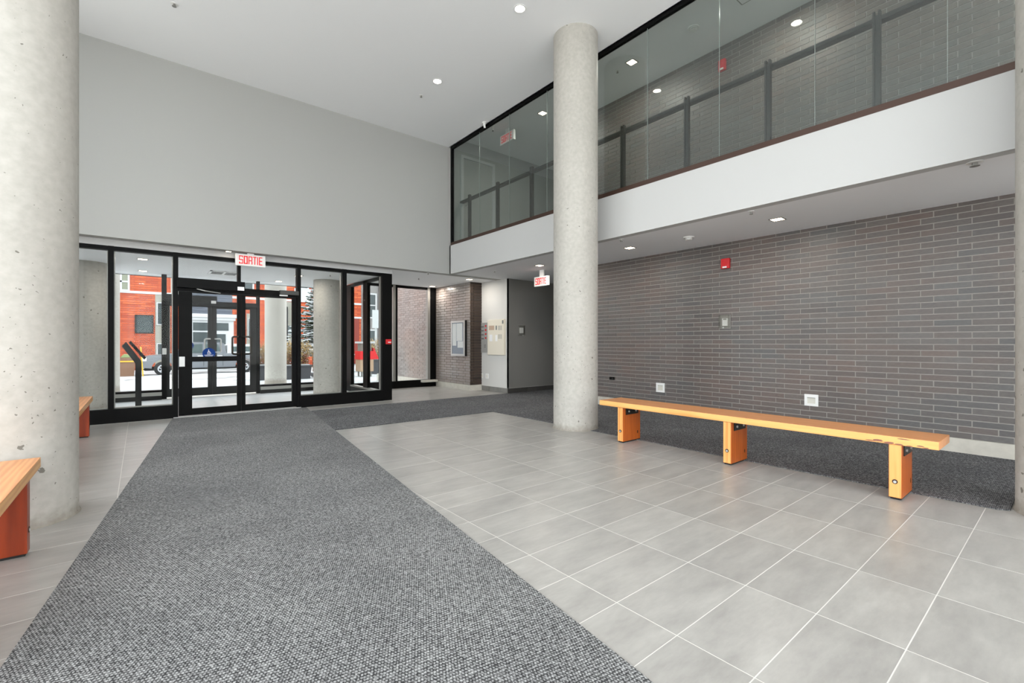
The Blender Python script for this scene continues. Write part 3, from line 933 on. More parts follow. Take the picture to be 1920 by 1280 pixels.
# ------------------------------------------------------------------ wall fittings on the brick wall
def on_wall_thermostat(x, y0, y1, z0, z1, label):
    t = thing('thermostat', label, 'thermostat', (x, (y0 + y1) / 2, z0))
    B().box(x - .012, x, y0, y1, z0, z1).build('base_plate', 'bead', t)
    cy = (y0 + y1) / 2; cz = (z0 + z1) / 2
    B().box(x - .035, x - .012, cy - .04, cy + .035, cz - .065, cz + .05).build('control', 'plastic_white', t, bevel=.004)
    B().box(x - .0365, x - .035, cy - .03, cy + .02, cz + .055 - .03, cz + .055 - .01).build('display', 'bead', t)
    b = B()
    b.box(x - .065, x - .061, y0 + .005, y1 - .005, z0 + .01, z1 - .005).box(x - .065, x - .012, y0 + .005, y0 + .009, z0 + .01, z1 - .005)
    b.box(x - .065, x - .012, y1 - .009, y1 - .005, z0 + .01, z1 - .005).box(x - .065, x - .012, y0 + .005, y1 - .005, z1 - .009, z1 - .005)
    b.build('guard', 'plastic_clear', t)
    B().disc((cy, z0 + .012), .012, x - .075, x - .06, 'X', 12).build('lock', 'silver', t)


on_wall_thermostat(XW - .002, 3.234, 3.394, 1.385, 1.592, 'white thermostat under a clear guard on the grey brick wall')
t = thing('thermostat', 'white thermostat under a clear guard on the dark corridor wall', 'thermostat', (7.01, 8.33, 1.34))
B().box(6.93, 7.10, 8.316, 8.329, 1.35, 1.585).build('base_plate', 'bead', t)
B().box(6.96, 7.06, 8.285, 8.316, 1.40, 1.53).build('control', 'plastic_white', t, bevel=.004)
B().box(6.935, 7.095, 8.262, 8.266, 1.36, 1.58).box(6.935, 6.939, 8.266, 8.316, 1.36, 1.58).box(7.091, 7.095, 8.266, 8.316, 1.36, 1.58).build('guard', 'plastic_clear', t)
B().disc((7.02, 1.35), .012, 8.25, 8.262, 'Y', 12).build('lock', 'silver', t)


def strobe(y0, y1, z0, z1, label):
    t = thing('fire_alarm', label, 'fire alarm', (XW, (y0 + y1) / 2, z0))
    B().box(XW - .05, XW - .002, y0, y1, z0, z1).build('body', 'red', t, bevel=.008)
    cy = (y0 + y1) / 2
    B().ring((cy, (z0 + z1) / 2 + .01), .035, .046, XW - .056, XW - .05, 'X', 20).build('sounder', 'red', t)
    B().box(XW - .062, XW - .05, cy - .03, cy + .03, z0 + .008, z0 + .03).build('strobe_lens', 'plastic_white', t)


strobe(3.241, 3.365, 2.275, 2.425, 'red fire alarm strobe high on the lower brick wall above the thermostat')
strobe(3.30, 3.405, 5.235, 5.40, 'red fire alarm strobe on the gallery brick wall behind the glass')


def step_light(y0, y1, z0, z1, label):
    t = thing('step_light', label, 'wall light', (XW, (y0 + y1) / 2, z0), 'white step lights in the brick wall')
    fw = .032
    b = B(); x0, x1 = XW - .012, XW - .002
    b.box(x0, x1, y0, y1, z1 - fw - .008, z1).box(x0, x1, y0, y1, z0, z0 + fw).box(x0, x1, y0, y0 + fw, z0 + fw, z1 - fw - .008).box(x0, x1, y1 - fw, y1, z0 + fw, z1 - fw - .008)
    b.build('frame', 'plastic_white', t)
    b = B(); b.prism([(XW - .004, z0 + fw), (XW - .0025, z1 - fw - .008), (XW - .0022, z1 - fw - .008), (XW - .0022, z0 + fw)], y0 + fw, y1 - fw, 'Y')
    b.build('recess', 'step_recess', t)
    B().box(XW - .0118, XW - .004, y0 + fw, y1 - fw, z1 - fw - .014, z1 - fw - .008).build('hood', 'bead', t)


M['step_recess'] = mat('step_light_recess', lin(214, 212, 202), 0.5)
step_light(4.335, 4.495, .345, .50, 'white square step light low on the brick wall, nearer the round column')
step_light(2.108, 2.266, .352, .503, 'white square step light low on the brick wall, above the middle of the bench')
t = thing('wall_outlet', 'small black outlet low on the brick wall beside the round column', 'outlet', (XW, 5.43, .49))
B().box(XW - .012, XW - .002, 5.373, 5.49, .49, .543).build('cover', 'black', t, bevel=.002)
B().box(XW - .015, XW - .012, 5.39, 5.43, .50, .53).build('socket', 'rubber', t)

# ------------------------------------------------------------------ grey side wall fittings
px = 6.62
t = thing('annunciator_panel', 'narrow steel annunciator panel with red lamps beside the brick pier', 'control panel', (px, 9.26, .93))
B().box(px - .018, px - .001, 9.10, 9.40, .935, 1.67).build('plate', 'silver', t, bevel=.003)
for k in range(4):
    z = 1.585 - k * .098
    B().box(px - .021, px - .018, 9.155, 9.205, z - .022, z + .022).build('lamp', 'red', t)
    B().disc((9.27, z - .018), .012, px - .026, px - .018, 'X', 10).build('key_switch', 'black', t)
    B().box(px - .021, px - .018, 9.31, 9.35, z - .03, z - .005).build('label_strip', 'black', t)
for a in (0, 1):
    for c in (0, 1): B().disc((9.19 + a * .04, 1.07 + c * .045), .010, px - .021, px - .018, 'X', 8).build('jack', 'black', t)
t = thing('intercom_panel', 'beige intercom cabinet with buttons on the grey side wall', 'control panel', (px, 8.73, .88))
B().box(px - .05, px - .001, 8.405, 9.06, .885, 1.725).build('cabinet', 'plastic_beige', t, bevel=.004)
M['print_tan'] = mat('tan_print', lin(190, 165, 145), 0.6, noise=0.25, nscale=60)
M['print_grey'] = mat('grey_print', lin(128, 130, 128), 0.6)
B().box(px - .052, px - .05, 8.79, 9.0, 1.48, 1.585).build('notice', 'print_tan', t)
B().box(px - .052, px - .05, 8.86, 8.98, 1.21, 1.37).build('paper_notice', 'paper', t)
B().box(px - .052, px - .05, 8.66, 8.74, 1.21, 1.36).build('paper_notice', 'plastic_white', t)
B().box(px - .052, px - .05, 8.68, 8.73, 1.48, 1.58).build('display', 'print_grey', t)
bb = B()
for (ya, zb) in ((8.50, 1.475), (8.50, 1.27)):
    for a in range(3):
        for c in range(4): bb.box(px - .053, px - .05, ya + a * .05, ya + a * .05 + .022, zb + c * .027, zb + c * .027 + .018)
bb.box(px - .053, px - .05, 8.43, 8.48, 1.62, 1.70)
bb.build('keypad', 'print_grey', t)['kind'] = 'stuff'
for (ya, yb, lab) in ((9.32, 9.37, 'narrow white outlet plate low on the grey wall beside the brick pier'), (9.08, 9.20, 'wider white outlet plate low on the grey wall under the intercom cabinet')):
    t = thing('wall_outlet', lab, 'outlet', (px, (ya + yb) / 2, .3))
    B().box(px - .010, px - .001, ya, yb, .295, .415).build('cover', 'plastic_white', t, bevel=.002)
    B().box(px - .012, px - .010, (ya + yb) / 2 - .014, (ya + yb) / 2 + .014, .32, .39).build('socket', 'plastic_beige', t)

# notice board on the pier
t = thing('notice_board', 'glazed silver notice board with papers on the brick pier', 'notice board', (6.28, 9.84, .84))
y0, y1, z0, z1 = 9.52, 10.155, .844, 1.73
B().box(6.215, 6.277, y0, y1, z0, z1).build('case', 'darkgrey_metal', t)
b = B(); x0, x1 = 6.202, 6.216
b.box(x0, x1, y0, y1, z0, z0 + .05).box(x0, x1, y0, y1, z1 - .05, z1).box(x0, x1, y0, y0 + .05, z0 + .05, z1 - .05).box(x0, x1, y1 - .05, y1, z0 + .05, z1 - .05)
b.build('frame', 'silver', t)
M['board'] = mat('board_backing', lin(150, 158, 172), 0.7)
B().box(6.213, 6.215, y0 + .05, y1 - .05, z0 + .05, z1 - .05).build('backing', 'board', t)
B().box(6.210, 6.213, 9.63, 9.89, 1.22, 1.66).build('paper_sheet', 'paper', t)
B().box(6.210, 6.213, 9.91, 10.09, 1.10, 1.66).build('paper_sheet', 'paper', t)
B().box(6.210, 6.213, 9.60, 9.85, 1.05, 1.21).build('paper_sheet', 'paper', t)
B().box(6.204, 6.207, y0 + .05, y1 - .05, z0 + .05, z1 - .05).build('pane', 'glass', t)

# ------------------------------------------------------------------ ceiling fittings
def round_light(x, y, z, label, r=.062):
    t = thing('ceiling_light', label, 'ceiling light', (x, y, z), 'round recessed ceiling lights')
    B().ring((x, y), r, r + .018, z - .006, z - .0005, 'Z', 28).build('trim_ring', 'plastic_white', t)
    B().disc((x, y), r, z - .004, z - .0008, 'Z', 24).build('lamp', 'lamp', t)


round_light(3.74, 4.46, ZC, 'lit round recessed light in the high ceiling, nearest the top edge of the photo')
round_light(3.74, 6.54, ZC, 'lit round recessed light in the high ceiling, farther toward the entry wall')
round_light(3.74, 2.35, ZC, 'lit round recessed light in the high ceiling above the bench, outside the frame')


def down_glow(t, x, y, z, e, spread, col=(1.0, .86, .70), size=.12):
    l = bpy.data.lights.new('lamp_light', 'AREA'); l.shape = 'DISK'; l.size = size; l.energy = e; l.color = col; l.spread = spread
    o = bpy.data.objects.new('lamp_light', l); C.objects.link(o); o.parent = t; o.location = (0, 0, -.02)
    return o


def square_light(x, y, z, label, s=.075, lampm='warm_lamp', en=0.0):
    t = thing('ceiling_light', label, 'ceiling light', (x, y, z), 'square recessed ceiling lights')
    b = B(); e = .014; z0, z1 = z - .005, z - .0005
    b.box(x - s, x + s, y - s, y - s + e, z0, z1).box(x - s, x + s, y + s - e, y + s, z0, z1).box(x - s, x - s + e, y - s + e, y + s - e, z0, z1).box(x + s - e, x + s, y - s + e, y + s - e, z0, z1)
    b.build('trim_ring', 'bead', t)
    B().box(x - s + e, x + s - e, y - s + e, y + s - e, z - .003, z - .0008).build('lamp', lampm, t)
    if en: down_glow(t, x, y, z, en, PI, (1, .93, .84))


square_light(5.98, 2.29, ZS, 'square lit downlight in the low soffit above the brick wall, nearest the camera', en=4)
square_light(5.98, 4.44, ZS, 'square lit downlight in the low soffit just right of the round column', en=4)
square_light(5.99, 6.55, ZS, 'square lit downlight in the low soffit just left of the round column', en=10)
square_light(6.02, 9.03, ZS, 'square lit downlight in the low soffit before the brick pier', en=7)
square_light(6.00, 10.75, ZS, 'square lit downlight in the low soffit at the alcove window', en=7)
square_light(6.07, 4.47, ZU, 'square lit downlight in the gallery ceiling right of the round column', en=14)
square_light(6.07, 6.55, ZU, 'square lit downlight in the gallery ceiling left of the round column', en=14)
square_light(6.07, 2.35, ZU, 'square lit downlight in the gallery ceiling above the top edge of the photo', en=14)
square_light(6.07, .25, ZU, 'square lit downlight in the gallery ceiling by the right edge column', en=14)
square_light(.03, 10.05, 2.60, 'square lit downlight in the vestibule ceiling above the slanted stand', en=8)
square_light(.04, 11.70, 2.60, 'square downlight in the vestibule ceiling close to the outer glass')
square_light(2.62, 10.45, 2.60, 'square lit downlight in the vestibule ceiling beside the vestibule column', en=6)
square_light(2.5, 11.70, 2.60, 'square downlight in the vestibule ceiling above the outer right panel')
square_light(1.12, 8.74, ZS, 'tiny square downlight in the soffit strip left of the entrance exit sign', .05)


def smoke(x, y, z, label):
    t = thing('smoke_detector', label, 'smoke detector', (x, y, z))
    B().disc((x, y), .075, z - .014, z - .0005, 'Z', 28).build('base', 'plastic_white', t, bevel=.002)
    B().disc((x, y), .048, z - .045, z - .014, 'Z', 24).build('sensor', 'plastic_white', t, bevel=.006)
    B().ring((x, y), .036, .0485, z - .036, z - .030, 'Z', 20).build('slot_ring', 'bead', t)


smoke(6.01, 3.46, ZS, 'white smoke detector under the low soffit above the brick wall')
smoke(6.08, 3.43, ZU, 'white smoke detector on the gallery ceiling behind the glass')


def sprinkler(x, y, z, label, r=.03, drop=.03, group='small ceiling sprinklers'):
    t = thing('sprinkler', label, 'sprinkler', (x, y, z), group)
    B().disc((x, y), r, z - .005, z - .0005, 'Z', 20).build('escutcheon', 'plastic_white', t)
    B().disc((x, y), r * .35, z - drop, z - .005, 'Z', 10).build('nozzle', 'bead', t)
    B().disc((x, y), r * .6, z - drop - .003, z - drop, 'Z', 12).build('deflector', 'bead', t)


for a in ((5.36, .54, ZS, 'sprinkler cover under the low soffit beside the right edge column', .055),
          (5.39, 2.34, ZS, 'sprinkler under the low soffit near the nearest square downlight', .032),
          (5.39, 4.15, ZS, 'sprinkler under the low soffit close to the round column', .032),
          (5.71, 7.62, ZS, 'sprinkler under the low soffit before the grey side wall', .03),
          (4.78, 8.75, ZS, 'sprinkler in the soffit strip right of the black corner post', .03),
          (5.00, 9.6, ZS, 'sprinkler in the alcove soffit', .03),
          (.33, 7.12, ZC, 'sprinkler in the high ceiling at the far upper left', .04),
          (3.74, 7.09, ZC, 'sprinkler in the high ceiling before the farther round light', .032),
          (6.08, 4.76, ZU, 'dark sprinkler on the gallery ceiling beside the square downlight', .03),
          (3.1, 9.9, 2.6, 'small sprinkler under the vestibule ceiling by the corner pane', .03)):
    sprinkler(*a)
for x, y, z, lab in ((5.14, 7.19, ZC, 'white camera-like sprinkler head on the high ceiling in front of the gallery glass'),
                     (5.60, 7.55, ZU, 'white camera-like sprinkler head behind the gallery glass beside the exit sign')):
    t = thing('ceiling_sensor', lab, 'sensor', (x, y, z))
    B().disc((x, y), .045, z - .02, z - .0005, 'Z', 20).build('base', 'plastic_white', t)
    B().tube([(x, y, z - .02), (x, y, z - .06), (x + .01, y, z - .11)], .028, 12, r_end=.018).build('body', 'plastic_white', t, smooth=True)
    B().disc((x + .01, y), .012, z - .125, z - .11, 'Z', 10).build('lens', 'black', t)

t = thing('access_hatch', 'square access hatch in the gallery ceiling at the top edge', 'hatch', (6.0, 2.4, ZU))
hx, hy = 6.17, 2.80
b = B(); e = .012; s = .6
b.box(hx - s, hx, hy - e, hy, ZU - .004, ZU - .0005).box(hx - e, hx, hy - s, hy, ZU - .004, ZU - .0005).box(hx - s, hx, hy - s, hy - s + e, ZU - .004, ZU - .0005).box(hx - s, hx - s + e, hy - s, hy, ZU - .004, ZU - .0005)
b.build('frame', 'bead', t)
B().box(hx - s + e, hx - e, hy - s + e, hy - e, ZU - .003, ZU - .0008).build('door', 'ceiling', t)

t = thing('air_vent', 'square white air grille in the vestibule ceiling above the left inner door', 'vent', (1.35, 11.0, 2.6))
vx, vy, vs = 1.33, 11.0, .26
b = B()
b.box(vx - vs, vx + vs, vy - vs, vy - vs + .04, 2.585, 2.5995).box(vx - vs, vx + vs, vy + vs - .04, vy + vs, 2.585, 2.5995).box(vx - vs, vx - vs + .04, vy - vs, vy + vs, 2.585, 2.5995).box(vx + vs - .04, vx + vs, vy - vs, vy + vs, 2.585, 2.5995)
b.box(vx - .02, vx + .02, vy - vs, vy + vs, 2.587, 2.5995)
b.build('frame', 'plastic_white', t)
for k in range(4):
    y = vy - vs + .08 + k * .11
    B().box(vx - vs + .04, vx + vs - .04, y, y + .04, 2.588, 2.592).build('slat', 'bead', t)
B().box(vx - vs + .04, vx + vs - .04, vy - vs + .04, vy + vs - .04, 2.598, 2.5994).build('backing', 'black', t)

# ------------------------------------------------------------------ kiosk in the vestibule
t = thing('information_stand', 'black slanted information stand in the vestibule behind the second glass panel', 'stand', (-.02, 10.9, 0))
B().prism([(-.072, 0), (.018, 0), (.018, .83), (-.20, 1.19), (-.262, 1.115), (-.072, .80)], 10.78, 11.06, 'Y').build('body', 'darkgrey_metal', t)
B().prism([(.055, .865), (.085, .90), (-.135, 1.21), (-.165, 1.175)], 10.70, 11.14, 'Y').build('display_panel', 'black', t)
B().prism([(-.02, .95), (.03, .90), (.05, .92), (0.0, .97)], 10.8, 11.0, 'Y').build('bracket', 'black', t)

# ------------------------------------------------------------------ exterior ground
M['snow'] = None
def snow_mat():
    m, nt, p = newmat('snow')
    v = mapped(nt, (0.25, 1.6, 1))
    a = noise(nt, v, 1.2, 7, 0.62)
    sep = nt.nodes.new('ShaderNodeSeparateXYZ'); nt.links.new(mapped(nt), sep.inputs[0])
    road = nt.nodes.new('ShaderNodeMapRange'); road.inputs[1].default_value = 20.5; road.inputs[2].default_value = 23
    nt.links.new(sep.outputs['Y'], road.inputs[0])
    dirt = math_node(nt, 'MULTIPLY', ramp(nt, a, [(0.54, (0, 0, 0, 1)), (0.58, (1, 1, 1, 1))]), road.outputs[0])
    col = mixc(nt, math_node(nt, 'MULTIPLY', dirt, .7), lin(186, 188, 190), lin(70, 66, 62))
    nt.links.new(col, p.inputs['Base Color']); p.inputs['Roughness'].default_value = .8
    set_bump(nt, p, a, .5, .05)
    return m
M['snow'] = snow_mat()


def gz(x, y):
    z = -.10 if y < 18 else (-.10 - .62 * min(1, (y - 18) / 7.0))
    if y > 19:
        z += .05 * math.sin(y * 2.1 + .5 * math.sin(x * .7)) * min(1, (y - 19) / 2) + .03 * math.sin(x * 1.7 + y * 3)
        if 29.5 < y < 31.5: z += .12 * math.sin((y - 29.5) / 2 * PI) * (1 + .5 * math.sin(x * 2.3))
    return z


b = B(); nx, ny = 80, 110
V = [[b.bm.verts.new((-40 + 110 * i / nx, YO + .1 + 60 * j / ny, gz(-40 + 110 * i / nx, YO + .1 + 60 * j / ny))) for j in range(ny + 1)] for i in range(nx + 1)]
for i in range(nx):
    for j in range(ny): b.bm.faces.new([V[i][j], V[i + 1][j], V[i + 1][j + 1], V[i][j + 1]])
struct(b.build('ground', 'snow', smooth=True), 'snow covered pavement and street')
struct(B().box(-60, 80, -40, YO + .1, -.6, -.32).build('ground_paving', 'base_conc'))

# ------------------------------------------------------------------ red brick building across the street
def red_brick():
    m, nt, p = newmat('red_brick')
    tc = mapped(nt, (1, 1, 1), (PI / 2, 0, 0))
    bt = nt.nodes.new('ShaderNodeTexBrick')
    bt.inputs['Scale'].default_value = 1.0
    bt.inputs['Brick Width'].default_value = .62; bt.inputs['Row Height'].default_value = .15
    bt.inputs['Mortar Size'].default_value = .018
    bt.inputs['Color1'].default_value = lin(200, 96, 54); bt.inputs['Color2'].default_value = lin(160, 62, 32)
    bt.inputs['Mortar'].default_value = lin(116, 52, 34)
    nt.links.new(tc, bt.inputs['Vector'])
    nt.links.new(bt.outputs['Color'], p.inputs['Base Color'])
    p.inputs['Roughness'].default_value = .85
    return m


M['red_brick'] = red_brick()
M['stone'] = mat('pale_stone', lin(176, 174, 168), 0.8, noise=.05)
M['panel_grey'] = mat('grey_panel', lin(140, 138, 128), 0.7)
M['siding'] = mat('blue_grey_siding', lin(74, 80, 92), 0.6)
M['win_dark'] = mat('dark_window_glass', lin(52, 62, 64), 0.12)
M['win_light'] = mat('curtained_window_glass', lin(120, 124, 104), 0.15)
M['frame_white'] = mat('white_window_frame', lin(184, 186, 188), 0.6)
YF = 40.0
bld = thing('brick_building', 'orange red brick apartment building across the snowy street', 'building', (5, YF, -.7))
B().box(-14, 15.2, YF, YF + 8, -.8, 9).build('wall', 'red_brick', bld)
B().box(-14, 15.2, YF - .06, YF, 4.50, 4.66).build('stone_band', 'frame_white', bld)


def win(x0, x1, z0, z1, bars=(), vbars=(), m='win_dark', par=bld, fw=.1, y=YF):
    b = B(); b.box(x0 - fw, x1 + fw, y - .09, y, z0 - fw, z0).box(x0 - fw, x1 + fw, y - .09, y, z1, z1 + fw).box(x0 - fw, x0, y - .09, y, z0, z1).box(x1, x1 + fw, y - .09, y, z0, z1)
    for z in bars: b.box(x0, x1, y - .08, y, z - .05, z + .05)
    for x in vbars: b.box(x - .05, x + .05, y - .08, y, z0, z1)
    f = b.build('window', 'frame_white', par)
    B().box(x0, x1, y - .04, y - .01, z0, z1).build('pane', m, f)


win(-1.4, -.65, 4.72, 6.6, (5.25,), (-1.0,), 'win_light')
f = B().box(-.225, .65, YF - .05, YF, 1.885, 3.0).build('dark_panel', 'win_dark', bld)
B().box(-.29, -.225, YF - .08, YF, 1.82, 3.07).box(.65, .71, YF - .08, YF, 1.82, 3.07).box(-.225, .65, YF - .08, YF, 3.0, 3.07).box(-.225, .65, YF - .08, YF, 1.82, 1.885).build('dark_frame', 'darkgrey_metal', bld)
B().box(.797, 1.62, YF - .05, YF, -.7, 4.48).build('grey_panel', 'panel_grey', bld)
win(.93, 1.5, 2.46, 3.90, y=YF - .05, fw=.06)
win(.93, 1.5, .2, 1.08, y=YF - .05, fw=.06)
B().box(1.66, 2.38, YF - .05, YF, 4.66, 9).build('stone_strip', 'stone', bld)
B().box(2.41, 5.35, YF - .12, YF, 3.25, 6.0).build('siding_backing', 'siding', bld)
for k in range(14):
    B().box(2.43, 5.33, YF - .16, YF - .12, 3.28 + k * .195, 3.28 + k * .195 + .17).build('siding_board', 'siding', bld)
win(2.9, 4.9, 5.2, 6.6, (), (3.9,), 'win_light', y=YF - .16)
# bay
bay = B().box(2.56, 5.32, YF - 1.0, YF, -.7, 2.78).build('bay', 'frame_white', bld)
B().box(2.36, 5.58, YF - 1.25, YF, 2.98, 3.22).box(2.50, 5.42, YF - 1.15, YF, 2.78, 2.98).build('bay_roof', 'frame_white', bld)
yb = YF - 1.0
for x0, x1, z0, z1 in ((2.86, 3.76, 2.03, 2.60), (2.86, 3.76, 1.0, 1.92), (3.92, 5.0, 2.05, 2.60), (3.98, 4.82, .9, 1.80)):
    p_ = B().box(x0, x1, yb - .03, yb, z0, z1).build('bay_pane', 'win_dark', bay)
B().box(2.80, 3.82, yb - .05, yb, 1.93, 2.02).box(3.78, 3.92, yb - .05, yb, .6, 2.7).build('bay_mullion', 'frame_white', bay)
B().box(6.30, 7.05, YF - .05, YF, -.7, 3.40).build('grey_panel', 'panel_grey', bld)
win(6.42, 6.86, 1.5, 3.0, y=YF - .05, fw=.05)
win(5.95, 6.7, 5.1, 6.4, (), (), 'win_dark')
B().box(9.0, 9.75, YF - .05, YF, .3, 4.45).build('grey_panel', 'panel_grey', bld)
win(9.12, 9.62, 1.9, 3.9, y=YF - .05, fw=.05)
B().box(9.7, 10.95, YF - .06, YF, 4.66, 5.6).build('stone_strip', 'frame_white', bld)
win(9.9, 10.7, 5.65, 6.9, (), (), 'win_dark')
M['maroon'] = mat('maroon_panel', lin(120, 44, 34), 0.7)
B().box(13.4, 15.0, YF - .08, YF, -.7, 3.3).build('lower_panel', 'maroon', bld)
B().box(13.2, 15.2, YF - .1, YF, 3.3, 3.45).build('ledge', 'frame_white', bld)

# second building
M['pale_brick'] = mat('pale_grey_brick', lin(132, 130, 128), 0.8, noise=.25, nscale=7)
b2 = thing('grey_building', 'pale grey building with tall white windows at the right end of the street', 'building', (19, 43, -.7))
B().box(15.3, 30, 42, 50, -.8, 10).build('wall', 'pale_brick', b2)
for x in (16.3, 18.9, 21.6, 24.2):
    for z0 in (-.2, 3.2, 6.4):
        win(x, x + 1.0, z0 + .4, z0 + 2.5, (z0 + 1.5,), (), 'win_dark', b2, .14, 42)
B().box(17.6, 18.1, 41.85, 42, -.8, 10).build('white_pilaster', 'frame_white', b2)
B().box(15.3, 15.6, 41.85, 42, -.8, 10).build('white_pilaster', 'frame_white', b2)

# ------------------------------------------------------------------ vehicles
M['truck_paint'] = mat('grey_car_paint', lin(120, 124, 130), 0.28, 0.5)
M['chrome'] = mat('chrome', lin(200, 202, 205), 0.15, 1.0)
M['tyre'] = mat('tyre', lin(26, 26, 27), 0.8)
M['tan_paint'] = mat('beige_car_paint', lin(120, 112, 100), 0.3, 0.3)
M['carglass'] = mat('car_glass', lin(70, 84, 84), 0.08)


def truck(x, y, zg, paint, label, cap=True, suv=False):
    """side-on pickup facing -x; x is its front bumper, y the near side"""
    t = thing('pickup_truck' if not suv else 'parked_car', label, 'truck' if not suv else 'car', (x + 2.8, y + .95, zg))
    def P(l): return [(x + a, zg + c) for a, c in l]
    L = 6.25 if not suv else 4.6
    body = [(0, .48), (0.02, .98), (.10, 1.08), (.35, 1.16), (1.45, 1.24), (1.50, 1.24), (L - .02, 1.24), (L, .52), (L - .7, .46)]
    def arch(cx, n=10, r=.50):
        return [(cx + r * math.cos(PI * k / n), .42 + r * math.sin(PI * k / n)) for k in range(n + 1)]
    cw1, cw2 = .95, L - 1.18
    body += arch(cw2)[:] + [(cw2 - .55, .40), (cw1 + .55, .40)] + arch(cw1)[:]
    B().prism(P(body), y, y + 1.95, 'Y').build('body', paint, t, bevel=.0)
    if suv: cab = [(1.15, 1.22), (1.75, 1.72), (3.9, 1.74), (4.55, 1.22)]
    else: cab = [(1.45, 1.22), (2.15, 1.85), (2.5, 1.93), (3.75, 1.92), (3.98, 1.86), (4.12, 1.22)]
    B().prism(P(cab), y + .10, y + 1.85, 'Y').build('cab', paint, t)
    if suv: wn = [[(1.55, 1.26), (1.9, 1.64), (2.6, 1.66), (2.6, 1.26)], [(2.68, 1.26), (2.68, 1.66), (3.5, 1.66), (3.6, 1.26)]]
    else: wn = [[(1.86, 1.28), (2.26, 1.77), (2.86, 1.83), (2.86, 1.28)], [(2.96, 1.28), (2.96, 1.83), (3.66, 1.80), (3.80, 1.30)]]
    for q in wn: B().prism(P(q), y + .085, y + .12, 'Y').build('side_window', 'carglass', t)
    if cap and not suv:
        B().prism(P([(4.14, 1.22), (4.16, 1.74), (4.4, 1.84), (5.5, 1.80), (5.85, 1.22)]), y + .06, y + 1.89, 'Y').build('bed_cap', 'frame_white', t)
        B().prism(P([(4.42, 1.34), (4.34, 1.66), (5.42, 1.66), (5.55, 1.34)]), y + .045, y + .08, 'Y').build('side_window', 'carglass', t)
    for cx in (cw1, cw2):
        wh = B().ring((x + cx, zg + .40), .22, .40, y - .02, y + .24, 'Y', 28).build('wheel', 'tyre', t, bevel=0)
        b = B(); b.ring((x + cx, zg + .40), .17, .235, y - .03, y + .1, 'Y', 24).disc((x + cx, zg + .40), .06, y - .02, y + .1, 'Y', 12)
        for k in range(5):
            a = 2 * PI * k / 5 + .3; ux, uz = math.cos(a), math.sin(a); vx_, vz_ = -uz, ux
            b.prism([(x + cx + ux * .04 + vx_ * .03, zg + .4 + uz * .04 + vz_ * .03), (x + cx + ux * .19 + vx_ * .035, zg + .4 + uz * .19 + vz_ * .035),
                     (x + cx + ux * .19 - vx_ * .035, zg + .4 + uz * .19 - vz_ * .035), (x + cx + ux * .04 - vx_ * .03, zg + .4 + uz * .04 - vz_ * .03)], y - .02, y + .06, 'Y')
        b.build('rim', 'chrome', wh)
    B().box(x - .06, x + .12, y + .02, y + 1.93, zg + .42, zg + .66).build('bumper', 'chrome', t)
    B().box(x - .015, x + .22, y - .01, y + .3, zg + .86, zg + 1.05).build('headlight', 'plastic_white', t)
    B().box(x - .02, x + .02, y + .35, y + 1.6, zg + .74, zg + 1.06).build('grille', 'black', t)
    for dx in (2.62, 3.62):
        if not suv: B().box(x + dx, x + dx + .26, y - .03, y + .01, zg + 1.08, zg + 1.12).build('door_handle', 'plastic_white', t)
    B().box(x + 1.75, x + 1.95, y - .2, y + .05, zg + 1.26, zg + 1.45).build('mirror', 'black', t)
    b = B()
    for dx in (1.95, 2.91, 3.9): b.box(x + dx, x + dx + .02, y - .006, y + .005, zg + .50, zg + 1.24)
    b.build('door_seam', 'tyre', t)
    B().prism(P([(.0, .45), (L, .45), (L - .1, .30), (.15, .30)]), y + .1, y + 1.85, 'Y').build('underbody', 'tyre', t)
    return t


truck(.05, 33.2, -.72, 'truck_paint', 'grey pickup truck parked across the street behind the entrance doors')
truck(10.6, 26.5, -.70, 'tan_paint', 'beige car parked outside, seen through the side glass', suv=True)

# bins
M['bin_brown'] = mat('brown_bin', lin(116, 86, 66), 0.7)
M['bin_yellow'] = mat('yellow_strip', lin(224, 170, 40), 0.6)
M['bin_green'] = mat('green_lid', lin(122, 140, 88), 0.6)
t = thing('recycling_bin', 'brown street bin with yellow rim in front of the truck', 'bin', (-.62, 33.6, -.72))
B().prism([(-.98, -.72), (-.28, -.72), (-.22, .18), (-1.04, .18)], 33.3, 34.0, 'Y').build('body', 'bin_brown', t)
B().box(-1.08, -.18, 33.26, 34.04, .10, .17).build('rim', 'bin_yellow', t)
B().prism([(-1.06, .18), (-.2, .18), (-.35, .34), (-.9, .34)], 33.28, 34.02, 'Y').build('lid', 'bin_brown', t)
t = thing('yard_bag', 'pale green snow-dusted bag lying on top of the brown bin', 'bag', (-.62, 33.6, .34))
B().prism([(-.86, .342), (-.36, .342), (-.45, .50), (-.7, .54), (-.8, .45)], 33.4, 33.9, 'Y').build('bag', 'bin_green', t, bevel=.02)
t = thing('marker_pole', 'thin yellow marker pole beside the brown bin', 'pole', (.15, 33.0, -.72))
B().tube([(.12, 33.0, -.72), (.02, 33.0, .95)], .03, 6).build('pole', 'bin_yellow', t)

# ------------------------------------------------------------------ planters with shrubs
M['planter'] = mat('dark_grey_planter', lin(66, 68, 72), 0.6)
M['stem'] = mat('shrub_stem', lin(120, 96, 66), 0.8)
M['leaf_tan'] = mat('dry_leaf', lin(172, 146, 96), 0.8)
M['leaf_red'] = mat('red_leaf', lin(150, 62, 62), 0.7)
M['snowclump'] = mat('snow_clump', lin(205, 208, 211), 0.8)


